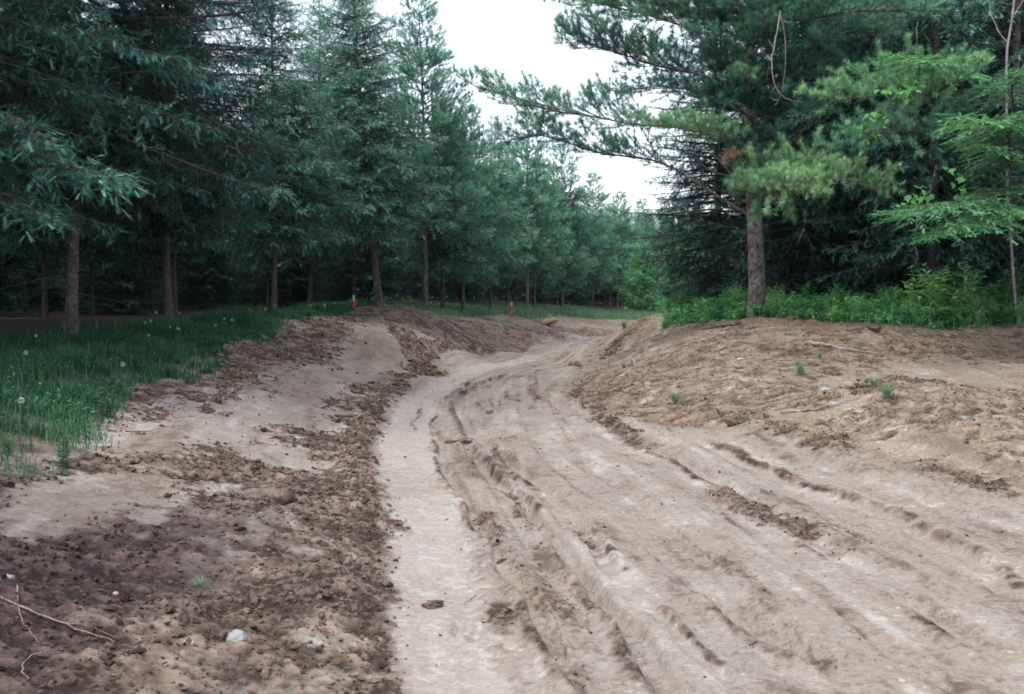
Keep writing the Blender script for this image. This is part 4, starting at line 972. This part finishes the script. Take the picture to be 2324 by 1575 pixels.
for px, py, z, sc, lab in DP:
    p = gs(px, py+30*sc, z); put(dd, p[0], p[1], px, sc, lab, 'dandelion')
R2 = random.Random(8)
for k in range(46):
    if k < 18: px = R2.uniform(300, 760); z = .95+.2*(px-300)/460; py = R2.uniform(0, 18)+765-(px-300)*.105
    else: px = R2.uniform(800, 1130); z = 1.24-.2*(px-800)/330; py = R2.uniform(706, 711)
    p = gp(px, py, min(z, 1.3)); put(dd, p[0], p[1], k, R2.uniform(.9, 1.7) if k >= 18 else R2.uniform(.7, 1.1), 'pale seed head on a thin stem in the grass below the left trees', 'dandelion', 'pale seed heads along the foot of the left trees')

# ------------------------------------------------------------------ clods, stones, sticks, stakes
def ico(sub=1):
    import bmesh
    bm = bmesh.new(); bmesh.ops.create_icosphere(bm, subdivisions=sub, radius=1); V = np.array([v.co[:] for v in bm.verts]); Fc = np.array([[v.index for v in f.verts] for f in bm.faces]); bm.free(); return V, Fc
def lump(seed, sub=2, rough=.3):
    V, Fc = ico(sub); r = np.random.default_rng(seed); o = r.uniform(0, 50, 3)
    n = fbm(V[:, 0]*1.3+o[0]+V[:, 2], V[:, 1]*1.3+o[1]-V[:, 2]*.7, seed, 3) + .6*fbm(V[:, 0]*3+V[:, 2]*2, V[:, 1]*3+o[2], seed+4, 2)
    return V*(1+rough*n)[:, None], Fc
def shard(seed, sub=1):
    """a broken, faceted crumb: a lump cut by random planes"""
    V, Fc = ico(sub); r = np.random.default_rng(seed)
    for k in range(9):
        d = norm(r.normal(0, 1, 3)); c = r.uniform(.35, .8); q = V@d; V = V-np.outer(np.maximum(q-c, 0), d)
    return V*(1+r.uniform(-.22, .22, (len(V), 1)))*np.array([1.2, .95, .62])*1.15, Fc
LUMPS = [shard(i, 2 if i < 3 else 1) for i in range(12)]
def pC(X, Y):
    m = masks(X, Y); return (m['loose']**1.6*(1-m['grass'])*.95 + .015*m['road'])*np.clip(1.3-Y/26, .12, 1)*(np.abs(X) < .55*Y+.5)
X, Y = scatter(800000, -5.5, 13, 3.4, 26, pC, 21); n = len(X); r = np.random.default_rng(22)
keep = r.random(n) < min(1, 62000/n); X, Y = X[keep], Y[keep]; n = len(X)
mk = masks(X, Y); sz = np.exp(r.normal(-5.35, .62, n)); sz = np.clip(sz*(1+Y*.04), .002, .050)*(.6+.5*np.clip(mk['rid']+mk['left'], 0, 1)); Z = gza(X, Y)
A = Acc(); place(A, LUMPS, np.stack([X, Y, Z+sz*.25], -1), np.c_[r.normal(0, 1, (n, 2)), r.normal(0, .35, n)], sz, r.random(n), r.normal(0, .4, n))
Vc = np.concatenate(A.V); Fc_ = np.concatenate(A.F); tn = np.concatenate(A.A)
vign_c = sm(-1.15, -2.3, Vc[:, 0])*sm(8.5, 4.5, Vc[:, 1])*.85  # same painted lower-left vignette carried onto the crumbs
o = mesh_np('soil_clods', Vc, Fc_, SOIL, None, {'loose': .65+.35*tn, 'dark': (tn > .9)*.4, 'clod': .22+.5*tn, 'warm': np.where(Vc[:, 0] > 1.5, .4, .1), 'vignette_tint': vign_c, 'scr': 0*tn}, False)
tag(o, 'crumbs and clods of brown soil scattered over the graded banks', 'soil crumbs', kind='stuff'); print('clods', n)
def rock(name, px, py, z, sx, sy, sz_, mat, label, cat, seed, group=None):
    V, Fc = lump(seed, 4, .22 if cat == 'stone' else .7); p = gs(px, py, z); A = Acc(); A.add(V*np.array([sx, sy, sz_]), Fc); o = A.obj(name, mat)
    if mat is SOIL: 
        for an, v in (('loose', .9), ('clod', .62)):
            a = o.data.attributes.new(an, 'FLOAT', 'POINT'); a.data.foreach_set('value', np.full(len(V), v, np.float32))
    o.location = (p[0], p[1], gz(p[0], p[1])+sz_*.25); o.rotation_euler = (0, 0, seed*.7); return tag(o, label, cat, group)
STONE = plain('pale_stone', (.27, .28, .275), .8, .15, 12); TAN = plain('tan_stone', (.40, .30, .24), .85, .2, 25)
rock('stone', 537, 1458, .16, .058, .045, .038, STONE, 'smooth pale grey stone in the crumbly soil at lower left', 'stone', 3)
rock('stone', 428, 1472, .18, .024, .018, .014, TAN, 'small tan pebble left of the smooth grey stone', 'stone', 4)
rock('stone', 12, 1330, .42, .035, .025, .018, STONE, 'pale pebble at the left edge above the long root', 'stone', 5)
rock('stone', 262, 1345, .3, .014, .012, .010, TAN, 'small pale pebble in the dark soil above the long root', 'stone', 6)
rock('stone', 1870, 885, .5, .09, .07, .05, STONE, 'pale stone beside the bleached lump on the right slope', 'stone', 7)
rock('stone', 2045, 1545, .0, .02, .016, .012, TAN, 'small tan pebble at the lower right of the track', 'stone', 8)
rock('stone', 1680, 818, .7, .07, .05, .03, TAN, 'small pale stone high on the right dirt slope', 'stone', 9)
rock('dirt_clod', 981, 1372, 0, .034, .05, .026, SOIL, 'dark lone clod lying on the smooth packed lane near the camera', 'clod', 12)
rock('dirt_clod', 1052, 1004, 0, .075, .05, .035, SOIL, 'dark flat clod between the ruts in the middle of the track', 'clod', 13)
rock('dirt_clod', 1022, 1006, 0, .06, .04, .022, SOIL, 'smaller dark clod just left of the flat one between the ruts', 'clod', 14)
rock('dirt_clod', 1110, 938, 0, .06, .05, .03, SOIL, 'dark clod on the track beside the deep middle rut', 'clod', 15)
rock('dirt_clod', 866, 1186, .03, .055, .05, .05, SOIL, 'round clod at the left edge of the packed lane', 'clod', 16)
rock('dirt_clod', 1305, 830, .03, .16, .10, .07, SOIL, 'dark clod at the foot of the right bank by the bend', 'clod', 17)
rock('dirt_clod', 1672, 962, .2, .13, .09, .055, SOIL, 'dark clod at the foot of the right slope', 'clod', 18)
rock('dirt_clod', 612, 1138, .36, .16, .13, .10, SOIL, 'big reddish clod on the left bank of crumbly soil', 'clod', 19)
rock('dirt_clod', 1985, 750, 1.1, .13, .1, .06, SOIL, 'brown clod just under the weeds on the right bank', 'clod', 20)
rock('dirt_clod', 1790, 712, 1.26, .32, .2, .12, SOIL, 'reddish root clod at the bank edge right of the big pine', 'clod', 21)
def stick(px, z, r0, mat, label, name='stick', cat='stick', forks=(), lift=.01, seed=0):
    ps = [gs(a, b, z) for a, b in px]; O = ps[0].copy(); O[2] = gz(O[0], O[1])
    def f_(l):
        q = [gs(a, b, z) for a, b in l]; return [np.array([p[0]-O[0], p[1]-O[1], gz(p[0], p[1])+lift+r0-O[2]]) for p in q]
    o = twig(name, None, f_(px), r0, mat, [f_(l) for l in forks], jitter=r0*.5, seed=seed); o.location = tuple(O); return tag(o, label, cat)
stick([(-30, 1368), (60, 1385), (140, 1415), (220, 1440), (300, 1478)], .28, .0065, ROOTM, 'long pale root lying across the dark soil at lower left', 'root', 'root', [[(140, 1415), (200, 1422), (265, 1445)]], seed=1)
stick([(40, 1345), (42, 1395), (62, 1430), (88, 1460)], .3, .004, ROOTM, 'thin root crossing the long pale root at lower left', 'root', 'root', seed=2)
stick([(66, 1538), (45, 1515), (62, 1488), (105, 1478), (150, 1488)], .25, .0042, ROOTM, 'curled root in the bottom left corner', 'root', 'root', seed=3)
stick([(95, 1048), (140, 1058), (180, 1072)], .5, .008, TWIG, 'short twig at the edge of the left grass', seed=4)
stick([(285, 980), (330, 978), (375, 975)], .45, .006, TWIG, 'thin dark twig on the left bank below the grass', seed=5)
stick([(612, 905), (626, 890), (640, 872)], .35, .012, DEADW, 'small pale stick on the smooth patch of the left bank', seed=6)
stick([(590, 978), (620, 982), (650, 990)], .28, .011, DEADW, 'pale stick under the smooth patch of the left bank', seed=7)
stick([(500, 920), (525, 900), (545, 885)], .38, .018, DEADW, 'pale split stick beside the dark ridge on the left bank', seed=8)
stick([(300, 1020), (355, 1015), (400, 1012)], .4, .004, DEADW, 'faint straw-like stick on the left bank', seed=9)
stick([(605, 1310), (640, 1298), (665, 1290)], .13, .004, DEADW, 'tiny pale stick in the crumbly soil beside the track', seed=10)
stick([(1825, 786), (1870, 790), (1930, 800), (2005, 810)], .8, .034, DEADW, 'long bleached branch lying high on the right slope', forks=[[(1870, 790), (1900, 802), (1925, 806)]], seed=11)
stick([(1680, 738), (1640, 744), (1590, 752)], 1.1, .035, TWIG, 'dark root sticking out under the big pine on the right bank', 'root', 'root', [[(1640, 744), (1610, 742), (1580, 745)]], seed=12)
stick([(1770, 942), (1830, 938), (1880, 930), (1950, 905)], .4, .015, DEADW, 'thin curved stick under the bleached lump on the right slope', seed=13)
stick([(1438, 820), (1442, 838), (1446, 852)], .4, .03, DEADW, 'pale straight stick on the steep side of the right bank', seed=14)
stick([(2240, 1110), (2250, 1098), (2300, 1092), (2345, 1075)], .25, .011, DEADW, 'thin pale stick at the right edge below the slope', seed=15, lift=.02)
stick([(1700, 1470), (1715, 1458), (1722, 1445)], .0, .004, TWIG, 'tiny dark twig on the lower right of the track', seed=16)
stick([(1080, 1350), (1065, 1362), (1050, 1372)], .0, .003, TWIG, 'tiny twig on the packed lane beside the boot-like prints', seed=17)
stick([(560, 745), (600, 760), (650, 765)], .95, .02, ROOTM, 'reddish root on the upper part of the left bank', 'root', 'root', [[(600, 760), (620, 775), (650, 782)]], seed=18)
stick([(760, 748), (800, 770), (830, 780)], .9, .02, DEADW, 'pale stick on the left bank above the tracked patch', seed=19)
# survey stakes
ORANGE = plain('orange_ribbon', (.78, .075, .03), .5, .12); LATH = plain('painted_lath', (.62, .58, .55), .7, .12); WOODC = plain('cut_wood', (.33, .23, .14), .8, .25, 30)
def boxm(sx, sy, z0, z1, bev=.0): 
    V = np.array([[x, y, z] for z in (z0, z1) for x, y in ((-sx, -sy), (sx, -sy), (sx, sy), (-sx, sy))]); Fc = np.array([[0, 3, 2, 1], [4, 5, 6, 7], [0, 1, 5, 4], [1, 2, 6, 5], [2, 3, 7, 6], [3, 0, 4, 7]]); return V, Fc
def ribbon(l, wd, seed):
    r = np.random.default_rng(seed); t = np.linspace(0, 1, 9); c = np.stack([.02+l*.5*t, -.03-.03*np.sin(t*5), -l*t**1.4], -1)+r.normal(0, .008, (9, 3))
    s = np.stack([.2+0*t, .4+0*t, np.sin(t*6+seed)], -1); s = norm(s)*wd/2; V = np.stack([c-s, c+s], 1).reshape(-1, 3)
    Fc = np.array([[2*i, 2*i+1, 2*i+3, 2*i+2] for i in range(8)]); return np.r_[V, V+[0, .003, 0]], np.r_[Fc, Fc[:, ::-1]+18]
def stake(px, py, z, hgt, top, label, tilt=0.0, bow=1.0, thick=.028):
    p = gp(px, py, z); root = empty('survey_stake', (p[0], p[1], gz(p[0], p[1])), 0.3, label, 'stake'); root.rotation_euler = (0, tilt, .3)
    A = Acc(); V, Fc = boxm(thick, .011, -.2, hgt*(1-top)); A.add(V, Fc); b = A.obj('painted_band', ORANGE, root, smooth=False)
    A = Acc(); V, Fc = boxm(thick-.002, .010, hgt*(1-top), hgt); A.add(V, Fc); A.obj('lath', LATH, root, smooth=False)
    A = Acc()
    for k in range(4):
        V, Fc = ribbon(.16*bow, .05*bow, k); a = k*1.57+.4; Rz = np.array([[math.cos(a), -math.sin(a), 0], [math.sin(a), math.cos(a), 0], [0, 0, 1]]); A.add(V@Rz.T+[0, 0, hgt*(.62)], Fc)
    A.obj('ribbon', ORANGE, root); return root
stake(1160, 709, 1.08, .66, .22, 'red and white survey stake standing at the foot of the pines beyond the bend', .02, .45, .03)
stake(804, 712, 1.24, .40, .42, 'short white stake with a bunch of orange ribbon on top of the left bank', -.05, .8)
def flag(px, py, z, label):
    p = gp(px, py, z); root = empty('survey_flag', (p[0], p[1], gz(p[0], p[1])), 0, label, 'flagging')
    V, Fc = boxm(.012, .012, -.1, .42); A = Acc(); A.add(V, Fc); A.obj('peg', LATH, root, smooth=False)
    A = Acc()
    for k in range(6):
        V, Fc = ribbon(.22, .06, k+9); a = k*1.05; Rz = np.array([[math.cos(a), -math.sin(a), 0], [math.sin(a), math.cos(a), 0], [0, 0, 1]]); A.add(V@Rz.T+[0, 0, .42], Fc)
    A.obj('ribbon', ORANGE, root)
flag(1905, 712, 1.22, 'orange ribbon tangled in the weeds on the right bank')
p = gp(1717, 716, 1.26); V, Fc = boxm(.022, .015, -.1, .20); A = Acc(); A.add(V, Fc); o = A.obj('white_peg', LATH, smooth=False); o.location = (p[0], p[1]-.1, gz(p[0], p[1])); tag(o, 'small white peg in front of the big pine trunk', 'peg')
# broken log chunk on the far grass
p = gp(1256, 716, .95); root = empty('broken_log', (p[0], p[1], gz(p[0], p[1])), 0, 'pale broken log end lying in the far grass right of the red stake', 'log')
c = np.array([[-.45, 0, .12], [-.2, 0, .2], [.05, 0, .26], [.2, 0, .3]]); V, q = tube1(c, [.12, .14, .13, .03], 10); A = Acc(); A.add(V, q); A.obj('wood', WOODC, root)
c = np.array([[-.05, 0, .24], [-.12, 0, .4], [-.2, .02, .5]]); V, q = tube1(c, [.07, .06, .015], 8); A = Acc(); A.add(V, q); A.obj('broken_limb', WOODC, root)

# thin pale sapling and vine at the right edge
def sapling():
    d = 19.6; X = atpx(2292, d); z = base_h(np.array([X]), np.array([d+2]))[0]; O = np.array([X, d, z]); root = empty('birch_sapling', tuple(O), 0, 'thin pale forked sapling in front of the dark firs at the right edge', 'sapling')
    f_ = lambda l: [pt(a, b, d)-O for a, b in l]
    twig('trunk', root, [np.array([.1, 0, -.2])]+f_([(2290, 520), (2286, 420), (2281, 300), (2283, 180), (2286, 90), (2297, 40), (2305, -30), (2300, -120)]), .032, PALEB, [f_([(2284, 95), (2268, 80), (2255, 50), (2245, 20), (2235, -40)]), f_([(2295, 45), (2310, 20), (2330, -10)])], r1=.6, jitter=.01)
    r = np.random.default_rng(4); n = 90; pz = [pt(r.uniform(2180, 2330), r.uniform(-260, -10), d+r.uniform(-.8, .8))-O for _ in range(n)]
    A = Acc(); place(A, [MLEAF], np.array(pz), r.normal(0, 1, (n, 3)), .08, r.random(n)); A.obj('leaves', MAPLE, root, smooth=False)
sapling()
def vine(label, pts_, clusters, d, seed):
    r = np.random.default_rng(seed); O = pt(pts_[0][0], pts_[0][1], d); root = empty('climbing_vine', tuple(O), 0, label, 'vine')
    twig('stem', root, [pt(a, b, d)-O for a, b in pts_], .006, TWIG, [], jitter=.01, seed=seed)
    P_ = []
    for cx, cy, rx, ry, n in clusters:
        for _ in range(n): P_.append(pt(cx+r.normal(0, rx), cy+r.normal(0, ry), d+r.uniform(-.25, .2))-O)
    n = len(P_); A = Acc(); place(A, [MLEAF], np.array(P_), np.stack([r.normal(0, .7, n), r.normal(-.5, .4, n), r.normal(-.6, .5, n)], -1), r.uniform(.09, .15, n), np.clip(.6+r.normal(0, .2, n), 0, 1), r.uniform(-1, 1, n)); A.obj('leaves', MAPLE, root, smooth=False)
vine('vine with bright lobed leaves hanging from the long-needled bough at upper right', [(2110, 190), (2060, 210), (2010, 250), (1960, 290), (1955, 350), (1958, 430)], [(2070, 195, 22, 14, 22), (2030, 205, 18, 14, 12), (1985, 265, 24, 12, 18), (1960, 300, 26, 10, 16), (1965, 325, 8, 10, 6)], 16.3, 1)
vine('vine with small bright leaves in the dark gap right of the big pine boughs', [(2080, 590), (2085, 510), (2100, 470), (2120, 410), (2160, 390)], [(2090, 440, 22, 18, 18), (2160, 400, 16, 14, 10), (2180, 440, 12, 14, 8), (2060, 470, 20, 8, 10)], 15.8, 2)
def dead_hang(l, d, label, seed, r0=.006, forks=()):
    O = pt(l[0][0], l[0][1], d); o = twig('dead_twig', None, [pt(a, b, d)-O for a, b in l], r0, DEADW, [[pt(a, b, d)-O for a, b in f_] for f_ in forks], jitter=.008, seed=seed); o.location = tuple(O); tag(o, label, 'dead twig')
dead_hang([(2085, 490), (2078, 520), (2072, 560), (2084, 590)], 15.5, 'bent pale dead twig hanging under the bright fir fans on the right', 1)
dead_hang([(2082, 50), (2080, 90), (2078, 150)], 17, 'thin straight dead twig hanging at upper right', 2, .005)
dead_hang([(1824, 520), (1815, 535), (1808, 560)], 19, 'short pale dead twig hanging just right of the big trunk', 3, .010)
dead_hang([(2125, 375), (2115, 410), (2108, 440)], 16, 'fine pale dead twig between the vine leaves and the fir fans', 4, .005)
# ------------------------------------------------------------------ damp air
hm, hn = new_mat('damp_air'); pv = N(hn, 'ShaderNodeVolumePrincipled', Density=.00015, Anisotropy=.3); pv.inputs['Color'].default_value = (.86, .93, 1, 1)
ho = hn.nodes.new('ShaderNodeOutputMaterial'); hn.links.new(pv.outputs[0], ho.inputs['Volume'])
V, Fc = boxm(305, 1, -1.6, 16); V[:, 1] = np.where(V[:, 1] < 0, -125, 410)
hz_ = mesh_np('haze', V, Fc, hm, None, None, False); tag(hz_, 'thin damp air lying over the whole clearing', 'haze', kind='stuff')
for o in list(bpy.data.objects):
    if o.name.startswith('upper_crown') and o.type == 'EMPTY': bpy.data.objects.remove(o)
print("WEED", [ (o.name, tuple(round(v,2) for v in o.location), len(o.children)) for o in bpy.data.objects if o.name.startswith("leafy_weed")][:12], sum(o.name.startswith("leafy_weed") for o in bpy.data.objects))
for _p in [(3.0,33.0),(0,28),(-.5,30),(1,30),(0,34),(-1,26)]: print(_p, base_h(np.array([_p[0]]),np.array([_p[1]])))
print("objects", len(bpy.data.objects))
